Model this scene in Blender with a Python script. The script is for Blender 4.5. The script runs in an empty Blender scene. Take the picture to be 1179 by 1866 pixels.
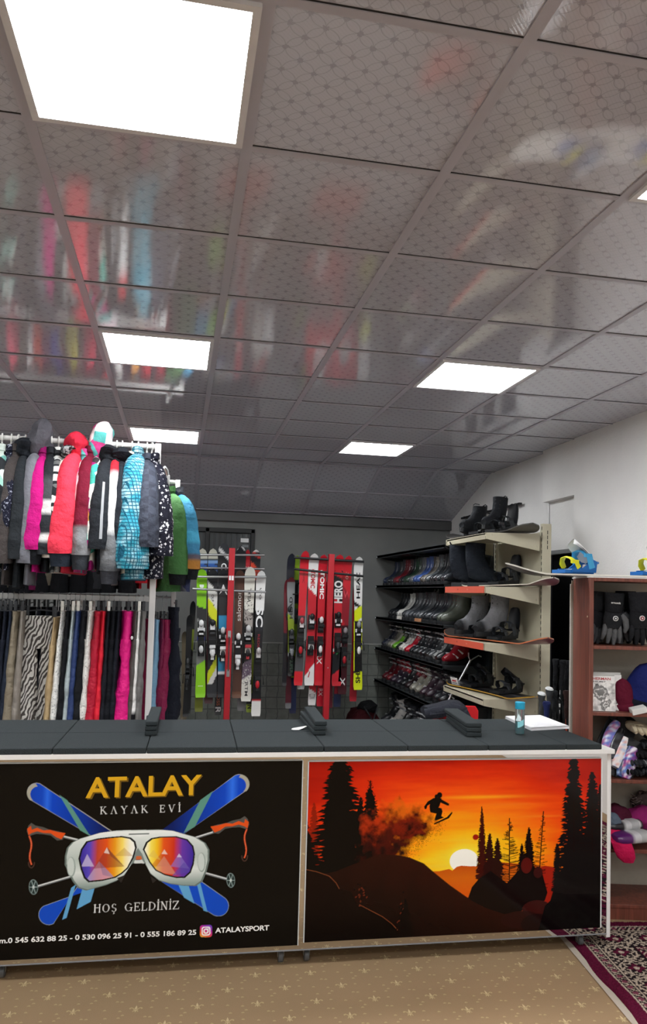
import bpy, math, random
import numpy as np
from mathutils import Vector, Matrix, noise

random.seed(7)
SC = bpy.context.scene
COL = SC.collection
PI = math.pi
R = math.radians

# ------------------------------------------------------------------ camera
FPX, CX, CY = 1431.22, 610.56, 1002.29          # focal length and optical centre of the photograph
YAW, PITCH, ROLL, EYE = 0.195572, 0.056393, 0.025956, 1.58
_cy, _sy = math.cos(YAW), math.sin(YAW)
_fw = np.array([_sy*math.cos(PITCH), _cy*math.cos(PITCH), math.sin(PITCH)])
_rt = np.array([_cy, -_sy, 0.0])
_up = np.cross(_rt, _fw)
_c, _s = math.cos(ROLL), math.sin(ROLL)
_rt, _up = _c*_rt + _s*_up, -_s*_rt + _c*_up
cam = bpy.data.cameras.new('camera')
cam.sensor_fit = 'HORIZONTAL'
cam.sensor_width = 36
cam.lens = 36*FPX/1179
cam.shift_x = (589.5-CX)/1179
cam.shift_y = (CY-933)/1179
cam.clip_start = 0.05
camera = bpy.data.objects.new('camera', cam)
camera.matrix_world = Matrix(((_rt[0], _up[0], -_fw[0], 0), (_rt[1], _up[1], -_fw[1], 0), (_rt[2], _up[2], -_fw[2], EYE), (0, 0, 0, 1)))
COL.objects.link(camera)
SC.camera = camera

# ------------------------------------------------------------------ view, world
SC.view_settings.view_transform = 'Standard'
SC.view_settings.look = 'None'
SC.view_settings.exposure = 0.15
SC.view_settings.gamma = 1
SC.view_settings.use_curve_mapping = False
w = bpy.data.worlds.new('world')
SC.world = w
w.use_nodes = True
w.node_tree.nodes['Background'].inputs[0].default_value = (0.02, 0.02, 0.022, 1)
w.node_tree.nodes['Background'].inputs[1].default_value = 0.3
PANEL_POWER = 27.0                                # radiance of the ceiling light panels


def ray(px, py):
    a, b = (px-CX)/FPX, (py-CY)/FPX
    return _rt*a - _up*b + _fw


def at_y(px, py, y):
    d = ray(px, py); d = d*(y/d[1]); return Vector((d[0], d[1], d[2]+EYE))


def at_x(px, py, x):
    d = ray(px, py); d = d*(x/d[0]); return Vector((d[0], d[1], d[2]+EYE))


def at_z(px, py, z):
    d = ray(px, py); d = d*((z-EYE)/d[2]); return Vector((d[0], d[1], d[2]+EYE))


# ------------------------------------------------------------------ colours and materials
def lin(c):
    if isinstance(c, str):
        c = c.lstrip('#'); c = c if len(c) == 6 else ''.join(x*2 for x in c); c = [int(c[i:i+2], 16)/255 for i in (0, 2, 4)]
    return tuple((x/12.92 if x <= 0.04045 else ((x+0.055)/1.055)**2.4) for x in c[:3])


class NT:
    """small helper for node graphs"""
    def __init__(s, m):
        m.use_nodes = True
        s.t = m.node_tree; s.n = s.t.nodes; s.l = s.t.links
        s.p = s.n['Principled BSDF']

    def new(s, kind, **kw):
        n = s.n.new(kind)
        for k, v in kw.items():
            setattr(n, k, v)
        return n

    def link(s, a, b):
        s.l.new(a, b)

    def val(s, sock, v):
        if hasattr(v, 'is_output'):
            s.link(v, sock)
        else:
            sock.default_value = v

    def math(s, op, a, b=0.0, c=0.0):
        n = s.new('ShaderNodeMath', operation=op)
        s.val(n.inputs[0], a); s.val(n.inputs[1], b); s.val(n.inputs[2], c)
        return n.outputs[0]

    def mix(s, f, a, b):
        n = s.new('ShaderNodeMix', data_type='RGBA')
        s.val(n.inputs[0], f)
        s.val(n.inputs[6], a if hasattr(a, 'is_output') else (*a, 1)); s.val(n.inputs[7], b if hasattr(b, 'is_output') else (*b, 1))
        return n.outputs[2]

    def coord(s, scale=(1, 1, 1), rot=(0, 0, 0), kind='Object'):
        c = s.new('ShaderNodeTexCoord'); m = s.new('ShaderNodeMapping')
        m.inputs[3].default_value = scale; m.inputs[2].default_value = rot
        s.link(c.outputs[kind], m.inputs[0])
        return m.outputs[0]

    def noise(s, vec, scale, detail=3, rough=.5, dist=0):
        n = s.new('ShaderNodeTexNoise')
        n.inputs['Scale'].default_value = scale; n.inputs['Detail'].default_value = detail
        n.inputs['Roughness'].default_value = rough; n.inputs['Distortion'].default_value = dist
        s.link(vec, n.inputs['Vector'])
        return n.outputs['Fac']

    def ramp(s, f, stops, interp='LINEAR'):
        n = s.new('ShaderNodeValToRGB'); n.color_ramp.interpolation = interp
        e = n.color_ramp.elements
        while len(e) < len(stops):
            e.new(0.5)
        for i, (p, c) in enumerate(stops):
            e[i].position = p; e[i].color = (*c, 1)
        s.link(f, n.inputs[0])
        return n.outputs[0]

    def bump(s, h, strength, dist=.01):
        n = s.new('ShaderNodeBump')
        n.inputs['Strength'].default_value = strength; n.inputs['Distance'].default_value = dist
        s.link(h, n.inputs['Height']); s.link(n.outputs[0], s.p.inputs['Normal'])


def mat(name, col=None, rough=.5, metal=0., noise_amt=.06, noise_scale=40, bump=0., bump_scale=60, bump_dist=.01, coat=0., spec=None, trans=0., sheen=0.):
    """procedural surface: flat colour (or the mesh's own colour attribute) with soft noise and relief"""
    m = bpy.data.materials.new(name)
    g = NT(m)
    co = g.coord()
    nz = g.noise(co, noise_scale)
    if col is None:
        a = g.new('ShaderNodeVertexColor'); a.layer_name = 'Col'; base = a.outputs[0]
    else:
        rgb = g.new('ShaderNodeRGB'); rgb.outputs[0].default_value = (*lin(col), 1); base = rgb.outputs[0]
    hs = g.new('ShaderNodeHueSaturation')
    g.link(base, hs.inputs['Color'])
    g.link(g.math('MULTIPLY_ADD', nz, 2*noise_amt, 1-noise_amt), hs.inputs['Value'])
    g.link(hs.outputs[0], g.p.inputs['Base Color'])
    g.p.inputs['Roughness'].default_value = rough
    g.p.inputs['Metallic'].default_value = metal
    g.p.inputs['Coat Weight'].default_value = coat
    g.p.inputs['Coat Roughness'].default_value = .08
    if spec is not None:
        g.p.inputs['Specular IOR Level'].default_value = spec
    if trans:
        g.p.inputs['Transmission Weight'].default_value = trans
    if sheen:
        g.p.inputs['Sheen Weight'].default_value = sheen
    if bump:
        g.bump(g.noise(co, bump_scale, 4), bump, bump_dist)
    return m


M = {}
M['plastic'] = mat('plastic', None, .42, spec=.35)
M['gloss'] = mat('glossy topsheet', None, .3, coat=.2, noise_amt=.03, spec=.35)
M['cloth'] = mat('ski clothing fabric', None, .85, bump=.8, bump_scale=13, bump_dist=.035, noise_amt=.16, noise_scale=18, spec=.2)
M['satin'] = mat('shiny fabric', None, .5, bump=.8, bump_scale=18, bump_dist=.03, noise_amt=.16, noise_scale=14, spec=.3)
M['print'] = mat('printed panel', None, .10, noise_amt=.0, spec=.18)
M['paper'] = mat('paper', None, .75, noise_amt=.03)
M['rubber'] = mat('black rubber crumb', '#32383a', .95, noise_amt=.35, noise_scale=260, bump=.6, bump_scale=320, spec=.25)
M['white_paint'] = mat('white paint', '#e6e4e2', .4, noise_amt=.03)
M['red_paint'] = mat('red enamel', '#b51524', .45, noise_amt=.08, noise_scale=12)
M['cream_steel'] = mat('cream enamelled steel', '#b9b39c', .5, noise_amt=.07, noise_scale=9)
M['dark_steel'] = mat('dark enamelled steel', '#202528', .5, noise_amt=.08)
M['steel'] = mat('brushed steel', '#b4b6b8', .3, metal=1., noise_amt=.06)
M['grey_tube'] = mat('grey tube', '#9c9c9a', .45, metal=.3, noise_amt=.05)
M['mirror'] = mat('mirror', '#d8d8d8', .015, metal=1., noise_amt=.0)
M['wrap'] = mat('boot shell', None, .33, coat=.15, spec=.35, noise_amt=.18, noise_scale=35, bump=.25, bump_scale=45)
M['wood'] = None


def wood_mat():
    m = bpy.data.materials.new('red brown wood board'); g = NT(m)
    co = g.coord((3, 3, 26)); co2 = g.coord((1, 1, 1))
    n = g.noise(g.coord((18, 18, 1.2)), 3, 5, .6, .6)
    g.link(g.ramp(n, [(.3, lin('#5a2f25')), (.7, lin('#874a3a'))]), g.p.inputs['Base Color'])
    g.p.inputs['Roughness'].default_value = .42
    return m


M['wood'] = wood_mat()


# ------------------------------------------------------------------ mesh builder
class B:
    """collects shapes, each vertex with its own colour, and links them as ONE mesh object"""
    def __init__(s):
        s.v = []; s.f = []; s.c = []

    def add(s, vs, fs, col, mx=None):
        k = len(s.v)
        if mx is not None:
            vs = [mx @ Vector(p) for p in vs]
        s.v += [tuple(p) for p in vs]
        s.f += [tuple(i+k for i in f) for f in fs]
        if col and isinstance(col, list):
            s.c += col
        else:
            cc = lin(col or '#808080')
            s.c += [cc]*len(vs)
        return s

    def box(s, c, d, col='#808080', mx=None, taper=1.):
        x, y, z = c; a, b, h = d[0]/2, d[1]/2, d[2]/2
        vs = []
        for k, t in ((-1, 1.), (1, taper)):
            vs += [(x-a*t, y-b*t, z+k*h), (x+a*t, y-b*t, z+k*h), (x+a*t, y+b*t, z+k*h), (x-a*t, y+b*t, z+k*h)]
        return s.add(vs, [(3, 2, 1, 0), (4, 5, 6, 7), (0, 1, 5, 4), (1, 2, 6, 5), (2, 3, 7, 6), (3, 0, 4, 7)], col, mx)

    def loft(s, rings, col, cap=True, closed=True, mx=None):
        """rings: lists of points of equal length; col may be a function of (ring, index)"""
        n = len(rings[0]); vs = [p for r in rings for p in r]; fs = []
        for i in range(len(rings)-1):
            for j in range(n if closed else n-1):
                a = i*n+j; b = i*n+(j+1) % n
                fs.append((a, b, b+n, a+n))
        if cap:
            fs.append(tuple(range(n-1, -1, -1))); fs.append(tuple(range((len(rings)-1)*n, len(rings)*n)))
        if callable(col):
            col = [lin(col(i, j)) for i in range(len(rings)) for j in range(n)]
        return s.add(vs, fs, col, mx)

    def tube(s, path, rad, col, n=10, ref=(1, 0, 0), cap=True, mx=None):
        """rad: number, or per point number / (a, b): a along ref, b across"""
        path = [Vector(p) for p in path]; ref = Vector(ref); rings = []
        if not isinstance(rad, list):
            rad = [rad]*len(path)
        for i, p in enumerate(path):
            t = (path[min(i+1, len(path)-1)]-path[max(i-1, 0)]).normalized()
            sd = ref-ref.dot(t)*t
            if sd.length < 1e-4:
                sd = Vector((0, 1, 0))-Vector((0, 1, 0)).dot(t)*t
            sd.normalize(); u = t.cross(sd)
            a, b = rad[i] if isinstance(rad[i], tuple) else (rad[i], rad[i])
            rings.append([p+sd*(a*math.cos(2*PI*k/n))+u*(b*math.sin(2*PI*k/n)) for k in range(n)])
        return s.loft(rings, col, cap, True, mx)

    def lathe(s, prof, col, n=20, c=(0, 0, 0), mx=None):
        rings = [[(c[0]+r*math.cos(2*PI*k/n), c[1]+r*math.sin(2*PI*k/n), c[2]+z) for k in range(n)] for r, z in prof]
        return s.loft(rings, col, True, True, mx)

    def prism(s, pts, z0, z1, col, mx=None):
        """outline in xy, from z0 to z1"""
        return s.loft([[(x, y, z0) for x, y in pts], [(x, y, z1) for x, y in pts]], col, True, True, mx)

    def flat(s, pts, col, mx=None):
        return s.add(pts, [tuple(range(len(pts)))], col, mx)

    def blob(s, c, r, col, n=12, m=8, mx=None, wob=0., seed=0):
        rings = []
        for i in range(m+1):
            a = -PI/2+PI*(.04+.92*i/m)
            ring = []
            for k in range(n):
                d = Vector((math.cos(a)*math.cos(2*PI*k/n), math.cos(a)*math.sin(2*PI*k/n), math.sin(a)))
                q = 1+wob*noise.noise(d*1.7+Vector((seed*3.1, seed, 0)))
                ring.append((c[0]+r[0]*d.x*q, c[1]+r[1]*d.y*q, c[2]+r[2]*d.z*q))
            rings.append(ring)
        return s.loft(rings, col, True, True, mx)

    def obj(s, name, m, parent=None, smooth=40, bevel=0., **tags):
        me = bpy.data.meshes.new(name)
        me.from_pydata(s.v, [], s.f)
        at = me.color_attributes.new('Col', 'FLOAT_COLOR', 'POINT')
        buf = np.ones((len(s.v), 4), np.float32); buf[:, :3] = np.array(s.c, np.float32).reshape(-1, 3)
        at.data.foreach_set('color', buf.ravel())
        me.materials.append(M[m] if isinstance(m, str) else m)
        if smooth:
            me.polygons.foreach_set('use_smooth', [True]*len(me.polygons))
            me.set_sharp_from_angle(angle=R(smooth))
        me.update()
        o = bpy.data.objects.new(name, me)
        COL.objects.link(o)
        if parent:
            o.parent = parent
        if bevel:
            b = o.modifiers.new('bevel', 'BEVEL'); b.width = bevel; b.segments = 2; b.limit_method = 'ANGLE'; b.angle_limit = R(40)
        tag(o, **tags)
        return o


def tag(o, label=None, cat=None, group=None, kind=None):
    for k, v in (('label', label), ('category', cat), ('group', group), ('kind', kind)):
        if v:
            o[k] = v
    return o


def thing(name, label, cat, loc=(0, 0, 0), rz=0., group=None, rot=None):
    o = bpy.data.objects.new(name, None)
    o.empty_display_size = .05
    o.location = loc
    o.rotation_euler = rot if rot else (0, 0, rz)
    COL.objects.link(o)
    return tag(o, label, cat, group)


def duplicate(root, loc, rz, label, group=None):
    c = root.copy(); COL.objects.link(c); c.location = loc; c.rotation_euler = (0, 0, rz); c['label'] = label
    if group:
        c['group'] = group
    for ch in root.children:
        k = ch.copy(); COL.objects.link(k); k.parent = c
        for g in ch.children:
            q = g.copy(); COL.objects.link(q); q.parent = k
    return c


ORD = ['first', 'second', 'third', 'fourth', 'fifth', 'sixth', 'seventh', 'eighth', 'ninth', 'tenth', 'eleventh', 'twelfth', 'thirteenth', 'fourteenth', 'fifteenth',
       'sixteenth', 'seventeenth', 'eighteenth', 'nineteenth', 'twentieth', 'twenty-first', 'twenty-second', 'twenty-third', 'twenty-fourth']

_tx = {}


def text_mesh(body, bold=0.):
    k = (body, bold)
    if k not in _tx:
        cu = bpy.data.curves.new('lettering', 'FONT'); cu.body = body; cu.offset = bold; cu.resolution_u = 4
        ob = bpy.data.objects.new('lettering', cu); COL.objects.link(ob)
        dg = bpy.context.evaluated_depsgraph_get()
        me = bpy.data.meshes.new_from_object(ob.evaluated_get(dg))
        vs = [tuple(v.co) for v in me.vertices]; fs = [tuple(p.vertices) for p in me.polygons]
        bpy.data.objects.remove(ob); bpy.data.curves.remove(cu); bpy.data.meshes.remove(me)
        x0 = min(v[0] for v in vs); x1 = max(v[0] for v in vs); y0 = min(v[1] for v in vs); y1 = max(v[1] for v in vs)
        _tx[k] = ([((v[0]-x0)/(x1-x0), (v[1]-y0)/(y1-y0)) for v in vs], fs)
    return _tx[k]


def write(b, body, o, ux, uy, col, bold=0., lift=(0, 0, 0), shear=0.):
    """lettering whose box starts at o and spans the vectors ux (along) and uy (up)"""
    vs, fs = text_mesh(body, bold)
    o, ux, uy, lift = Vector(o), Vector(ux), Vector(uy), Vector(lift)
    b.add([o+ux*(x+shear*y)+uy*y+lift for x, y in vs], fs, col)
# ------------------------------------------------------------------ setting
CEIL = 2.886
GX = [0.15+0.607*j for j in range(-7, 5)]          # ceiling grid lines
GY = [2.253+0.5945*k for k in range(-10, 10)]
FOLD, BACK, BACKZ = 7.70, 8.93, 2.475
XL, XR, YR = -4.0, 3.165, -3.7


def light_panels():
    m = bpy.data.materials.new('lit diffuser'); g = NT(m)
    e = g.new('ShaderNodeEmission'); e.inputs[0].default_value = (.965, .985, 1, 1); e.inputs[1].default_value = PANEL_POWER
    g.link(e.outputs[0], g.n['Material Output'].inputs[0])
    where = {0: ('nearest', -1), 4: ('second', 3), 8: ('farthest', 7), -4: ('rear', -5), -8: ('rearmost', -9)}
    cols = {-1: 'above the clothes racks', 2: 'above the shelving side', -4: 'added out of view to light the jackets'}  # last column is unseen, added to light the jackets' left side
    for j, cn in cols.items():
        for k in (0, 4, 8, -4, -8):
            x0 = 0.15+0.607*j; y1 = 2.253+0.5945*k; y0 = y1-0.5945
            t = thing('ceiling_light', f'square white ceiling light panel, {where[k][0]} of the row {cn}', 'ceiling light', ((x0+x0+.607)/2, (y0+y1)/2, CEIL), group='ceiling light panels')
            b = B()
            a, c = .607/2-.014, .5945/2-.014
            for sx, sy, dx, dy in ((0, -c+.01, 2*a, .02), (0, c-.01, 2*a, .02), (-a+.01, 0, .02, 2*c-.04), (a-.01, 0, .02, 2*c-.04)):
                b.box((sx, sy, -.009), (dx, dy, .012), '#d9d9dc')
            b.obj('light_frame', 'plastic', t)
            d = B(); d.box((0, 0, -.007), (2*a-.04, 2*c-.04, .006), '#ffffff'); d.obj('diffuser', m, t)


def plaster(name, c1, c2, strength, scale=70):
    m = bpy.data.materials.new(name); g = NT(m); co = g.coord()
    g.link(g.ramp(g.noise(co, 2.2, 4), [(.3, lin(c1)), (.7, lin(c2))]), g.p.inputs['Base Color'])
    g.p.inputs['Roughness'].default_value = .85
    g.bump(g.noise(co, scale, 3, .6), strength, .006)
    return m


M['plaster'] = plaster('rough white plaster', '#e6e4e2', '#efedeb', .45)
M['back_plaster'] = plaster('grey painted wall', '#737574', '#808280', .12)
M['rear'] = plaster('plain wall', '#c6bfb4', '#d2ccc2', .1)


def ceiling_mat():
    m = bpy.data.materials.new('glossy ceiling board'); g = NT(m)
    co = g.coord((1/.058, 1/.058, 1/.058), (0, 0, R(45)))
    sep = g.new('ShaderNodeSeparateXYZ'); g.link(co, sep.inputs[0])
    fx, fy = g.math('FRACT', sep.outputs[0]), g.math('FRACT', sep.outputs[1])
    best = None
    for i in (0, 1):
        for j in (0, 1):
            dx = g.math('SUBTRACT', fx, float(i)); dy = g.math('SUBTRACT', fy, float(j))
            d = g.math('SQRT', g.math('ADD', g.math('MULTIPLY', dx, dx), g.math('MULTIPLY', dy, dy)))
            e = g.math('ABSOLUTE', g.math('SUBTRACT', d, .7071))
            best = e if best is None else g.math('MINIMUM', best, e)
    line = g.math('LESS_THAN', best, .024)
    cx = g.math('SUBTRACT', fx, .5); cy = g.math('SUBTRACT', fy, .5)
    dot = g.math('SQRT', g.math('ADD', g.math('MULTIPLY', cx, cx), g.math('MULTIPLY', cy, cy)))
    star = g.math('LESS_THAN', dot, g.math('MULTIPLY_ADD', g.noise(co, 9, 2), .3, 0.0))
    f = g.math('MAXIMUM', g.math('MULTIPLY', line, .5), g.math('MULTIPLY', star, .75))
    lines = g.math('SINE', g.math('MULTIPLY', sep.outputs[0], 42.0))
    f = g.math('ADD', f, g.math('MULTIPLY', g.math('GREATER_THAN', lines, .6), .10))
    g.link(g.mix(f, lin('#c2c2cc'), lin('#9a99a2')), g.p.inputs['Base Color'])
    g.p.inputs['Roughness'].default_value = .055
    g.p.inputs['IOR'].default_value = 1.85
    g.p.inputs['Specular IOR Level'].default_value = .62
    g.bump(lines, .02, .001)
    return m


M['ceiling'] = ceiling_mat()
M['grid'] = mat('ceiling grid profile', '#b2b0ba', .4, noise_amt=.02)
M['gap'] = mat('shadow gap', '#1e1b1c', .9)

b = B()
b.flat([(XL, YR, CEIL), (XL, FOLD, CEIL), (XR+.1, FOLD, CEIL), (XR+.1, YR, CEIL)], '#ffffff')
b.flat([(XL, FOLD, CEIL), (XL, BACK, BACKZ), (XR+.1, BACK, BACKZ), (XR+.1, FOLD, CEIL)], '#ffffff')
b.obj('ceiling', 'ceiling', smooth=0, kind='structure')
g_, k_ = B(), B()
for x in GX:
    if x < XR:
        g_.box((x, (YR+FOLD)/2, CEIL-.001), (.032, FOLD-YR, .008), '#ffffff')
for y in GY:
    g_.box(((XL+XR)/2, y, CEIL-.001), (XR-XL, .026, .007), '#ffffff')
    k_.box(((XL+XR)/2, y-.0146, CEIL), (XR-XL, .0032, .004), '#ffffff')
sl = Vector((0, BACK-FOLD, BACKZ-CEIL)); ang = math.atan2(sl.z, sl.y)
rot = Matrix.Translation((0, FOLD, CEIL)) @ Matrix.Rotation(ang, 4, 'X')
for x in GX:
    if x < XR:
        g_.box((x, sl.length/2, -.001), (.028, sl.length, .007), '#ffffff', rot)
for q in (.015, .62, 1.24):
    g_.box(((XL+XR)/2, q, -.001), (XR-XL, .026, .007), '#ffffff', rot)
g_.obj('trim_1', 'grid', smooth=0, kind='structure')
k_.obj('trim_2', 'gap', smooth=0, kind='structure')
light_panels()

# floor: beige carpet with small woven lilies
def lily(b, x, y, s, a):
    c, q = math.cos(a), math.sin(a)
    def T(pts, col):
        b.flat([(x+(px*c-py*q)*s, y+(px*q+py*c)*s, .0012) for px, py in pts], col)
    hi, lo = '#c9b48c', '#baa47a'
    T([(0, -.1), (.16, .2), (.1, .6), (0, .95), (-.1, .6), (-.16, .2)], hi)
    for k in (1, -1):
        p = [(.08*k, .02), (.3*k, .3), (.55*k, .5), (.8*k, .38), (.82*k, .12), (.66*k, .06), (.62*k, .22), (.48*k, .26), (.3*k, .05), (.18*k, -.1)]
        T(p if k > 0 else p[::-1], lo)
        p = [(.1*k, -.22), (.3*k, -.35), (.42*k, -.6), (.25*k, -.55), (.06*k, -.3)]
        T(p if k < 0 else p[::-1], lo)
    T([(-.3, -.22), (-.3, -.12), (.3, -.12), (.3, -.22)][::-1], hi)
    T([(-.1, -.25), (0, -.75), (.1, -.25)], hi)


def carpet_mat():
    m = bpy.data.materials.new('beige carpet'); g = NT(m); co = g.coord()
    a = g.new('ShaderNodeVertexColor'); a.layer_name = 'Col'
    big = g.noise(co, 1.6, 4); fine = g.noise(co, 420, 2)
    hs = g.new('ShaderNodeHueSaturation'); g.link(a.outputs[0], hs.inputs['Color'])
    g.link(g.math('ADD', g.math('MULTIPLY_ADD', big, .35, .68), g.math('MULTIPLY', fine, .3)), hs.inputs['Value'])
    g.link(hs.outputs[0], g.p.inputs['Base Color'])
    g.p.inputs['Roughness'].default_value = .95; g.p.inputs['Specular IOR Level'].default_value = .15
    g.bump(fine, .5, .004)
    return m


M['carpet'] = carpet_mat()
b = B()
b.flat([(-1.9, -3.0, 0), (XR, -3.0, 0), (XR, 4.3, 0), (-1.9, 4.3, 0)], '#998062')
ca, sa = math.cos(R(-3.5)), math.sin(R(-3.5))
def cpt(u, v):
    return (-.313+u*ca-v*sa, 3.372+u*sa+v*ca)
S_ = .2285
for i in range(-7, 12):
    for j in range(-32, 4):
        u, v = (i+(.5 if j % 2 else 0))*S_, j*S_/2
        x, y = cpt(u, v)
        if -1.6 < x < 2.2 and -.6 < y < 3.7:
            lily(b, x, y, .030, R(-3.5+random.uniform(-4, 4)))
            for du, dv in ((S_/2, 0), (S_/4, S_/4), (-S_/4, S_/4), (S_/4, 0.01), (-S_/4, -.01), (0.01, S_/4), (.07, .075), (-.075, .06)):
                xx, yy = cpt(u+du, v+dv)
                r = .0065
                b.flat([(xx-r, yy-r*.5, .001), (xx+r, yy-r*.5, .001), (xx+r*.8, yy+r*.4, .001), (xx, yy+r, .001), (xx-r*.8, yy+r*.4, .001)], '#b29c74')
b.obj('floor', 'carpet', smooth=0, kind='structure')
b = B(); b.flat([(XL, YR, -.004), (XR+.1, YR, -.004), (XR+.1, BACK, -.004), (XL, BACK, -.004)], '#8f8f90')  # unseen grey floor beyond the carpet, invented to keep bounced light neutral
b.obj('floor', 'plastic', smooth=0, kind='structure')

# walls
def wall(name, pts, m):
    b = B(); b.flat(pts, '#ffffff'); return b.obj(name, m, smooth=0, kind='structure')


wall('wall_left', [(XL, YR, 0), (XL, BACK, 0), (XL, BACK, BACKZ), (XL, FOLD, CEIL), (XL, YR, CEIL)], 'rear')
wall('wall_rear', [(XL, YR, 0), (XL, YR, CEIL), (XR, YR, CEIL), (XR, YR, 0)], 'rear')


def box_prism(b, poly_yz, x0, x1, col='#ffffff'):
    b.loft([[(x0, y, z) for y, z in poly_yz], [(x1, y, z) for y, z in poly_yz]], col)


def build_right_wall():
    b = B()
    yw0, yw1, zw0, zw1 = 7.02, 8.6, 2.02, 2.40       # high window opening
    # far plane with the window hole
    x = XR
    def q(y0, y1, za0, za1, zb0, zb1):
        b.flat([(x, y0, za0), (x, y0, za1), (x, y1, zb1), (x, y1, zb0)], '#fff')
    q(6.35, yw0, 0, CEIL, 0, CEIL)
    zt = lambda y: CEIL if y <= FOLD else CEIL+(y-FOLD)*(BACKZ-CEIL)/(BACK-FOLD)
    q(yw0, FOLD, 0, zw0, 0, zw0); q(FOLD, yw1, 0, zw0, 0, zw0)
    q(yw0, FOLD, zw1, CEIL, zw1, CEIL); q(FOLD, yw1, zw1, CEIL, zw1, zt(yw1))
    q(yw1, BACK, 0, zt(yw1), 0, BACKZ)
    # near plane, stepped forward, and the boxed beam over the doorway
    b.flat([(3.09, YR, 0), (3.09, YR, CEIL), (3.09, 5.78, CEIL), (3.09, 5.78, 0)], '#fff')
    b.flat([(3.09, 5.78, 0), (3.09, 5.78, CEIL), (3.165, 5.78, CEIL), (3.165, 5.78, 0)], '#fff')
    box_prism(b, [(5.78, 2.43), (6.36, 2.43), (6.36, CEIL), (5.78, CEIL)], 3.10, 3.2)
    # wall around the dark doorway
    q(5.78, 5.86, 0, CEIL, 0, CEIL)
    q(5.86, 6.36, 1.97, 2.5, 1.97, 2.5)
    b.obj('wall_right', 'plaster', smooth=0, kind='structure')
    t = B(); 
    t.box((XR+.02, (yw0+yw1)/2, zw1-.02), (.05, yw1-yw0, .05), '#dfe0e0'); t.box((XR+.02, (yw0+yw1)/2, zw0+.02), (.05, yw1-yw0, .05), '#dfe0e0')
    for y in (yw0+.03, 7.55, 8.05, yw1-.03):
        t.box((XR+.02, y, (zw0+zw1)/2), (.05, .06, zw1-zw0), '#dfe0e0')
    w = t.obj('window_1', 'plastic', bevel=.004, kind='structure')
    p = B(); p.box((XR+.03, (yw0+yw1)/2, (zw0+zw1)/2), (.006, yw1-yw0-.06, zw1-zw0-.06), '#1c2226'); p.obj('pane', 'gloss', w)
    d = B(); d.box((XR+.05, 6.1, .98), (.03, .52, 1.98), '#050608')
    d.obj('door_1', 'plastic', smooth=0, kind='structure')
    f = B(); f.box((XR-.012, 6.11, 1.985), (.06, .56, .035), '#8d8f90'); f.obj('trim_3', 'plastic', bevel=.003, kind='structure')


build_right_wall()
r = B(); r.box((XR-.045, 7.63, 2.475), (.03, 1.55, .022), '#141414')
for i in range(9):
    r.box((XR-.045, 6.95+i*.17, 2.475), (.034, .03, .026), '#242424')
rail = r.obj('curtain_rail', 'plastic', bevel=.003, label='black curtain rail running above the high window on the white side wall', cat='curtain rail')
br = B()
for y in (7.1, 7.7, 8.3):
    br.box((XR-.02, y, 2.475), (.04, .015, .03), '#141414')
br.obj('wall_bracket', 'plastic', rail)


def tile_mat():
    m = bpy.data.materials.new('grey stone wall tiles'); g = NT(m)
    co = g.coord((1, 1, 1), (R(90), 0, 0))
    br = g.new('ShaderNodeTexBrick'); br.offset = 0
    br.inputs['Scale'].default_value = 1
    br.inputs['Brick Width'].default_value = .13; br.inputs['Row Height'].default_value = .125
    br.inputs['Mortar Size'].default_value = .006
    br.inputs['Color1'].default_value = (*lin('#6e736d'), 1); br.inputs['Color2'].default_value = (*lin('#7b807a'), 1); br.inputs['Mortar'].default_value = (*lin('#565b57'), 1)
    n = g.new('ShaderNodeTexNoise'); n.inputs['Scale'].default_value = 9
    mx = g.new('ShaderNodeVectorMath', operation='MULTIPLY_ADD'); mx.inputs[1].default_value = (.05, .05, .05)
    g.link(n.outputs['Color'], mx.inputs[0]); g.link(co, mx.inputs[2]); g.link(mx.outputs[0], br.inputs['Vector'])
    hs = g.new('ShaderNodeHueSaturation'); g.link(br.outputs['Color'], hs.inputs['Color'])
    g.link(g.math('MULTIPLY_ADD', g.noise(co, 14, 4), .7, .62), hs.inputs['Value'])
    g.link(hs.outputs[0], g.p.inputs['Base Color'])
    g.p.inputs['Roughness'].default_value = .45
    g.bump(br.outputs['Fac'], -.3, .004)
    return m


M['tile'] = tile_mat()
wb = B()
wx0, wx1, wz0, wz1 = -.25, .83, 1.75, 2.29
for (x0, x1, z0, z1) in ((XL, wx0, 1.013, BACKZ), (wx1, XR+.1, 1.013, BACKZ), (wx0, wx1, 1.013, wz0), (wx0, wx1, wz1, BACKZ)):
    wb.flat([(x0, BACK, z0), (x0, BACK, z1), (x1, BACK, z1), (x1, BACK, z0)], '#fff')
wb.obj('wall_back', 'back_plaster', smooth=0, kind='structure')
wt = B(); wt.box(((XL+XR)/2, BACK-.006, .503), (XR-XL, .012, 1.006), '#fff'); wt.obj('trim_4', 'tile', smooth=0, kind='structure')
wl = B(); wl.box((1.2, BACK-.01, 1.013), (XR-1.25+1.3, .02, .012), '#a9aca8'); wl.obj('trim_5', 'plastic', smooth=0, kind='structure')
wd = B(); wd.box(((XL+XR)/2, BACK-.03, BACKZ-.05), (XR-XL, .06, .10), '#565656'); wd.obj('trim_6', 'plastic', smooth=0, kind='structure')
f = B()
f.box(((wx0+wx1)/2, BACK, wz1-.02), (wx1-wx0, .07, .05), '#191b1d'); f.box(((wx0+wx1)/2, BACK, wz0+.02), (wx1-wx0, .07, .05), '#191b1d')
for x in (wx0+.02, wx1-.02, .3):
    f.box((x, BACK, (wz0+wz1)/2), (.045, .07, wz1-wz0), '#191b1d')
wn = f.obj('window_2', 'plastic', bevel=.004, kind='structure')
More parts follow.
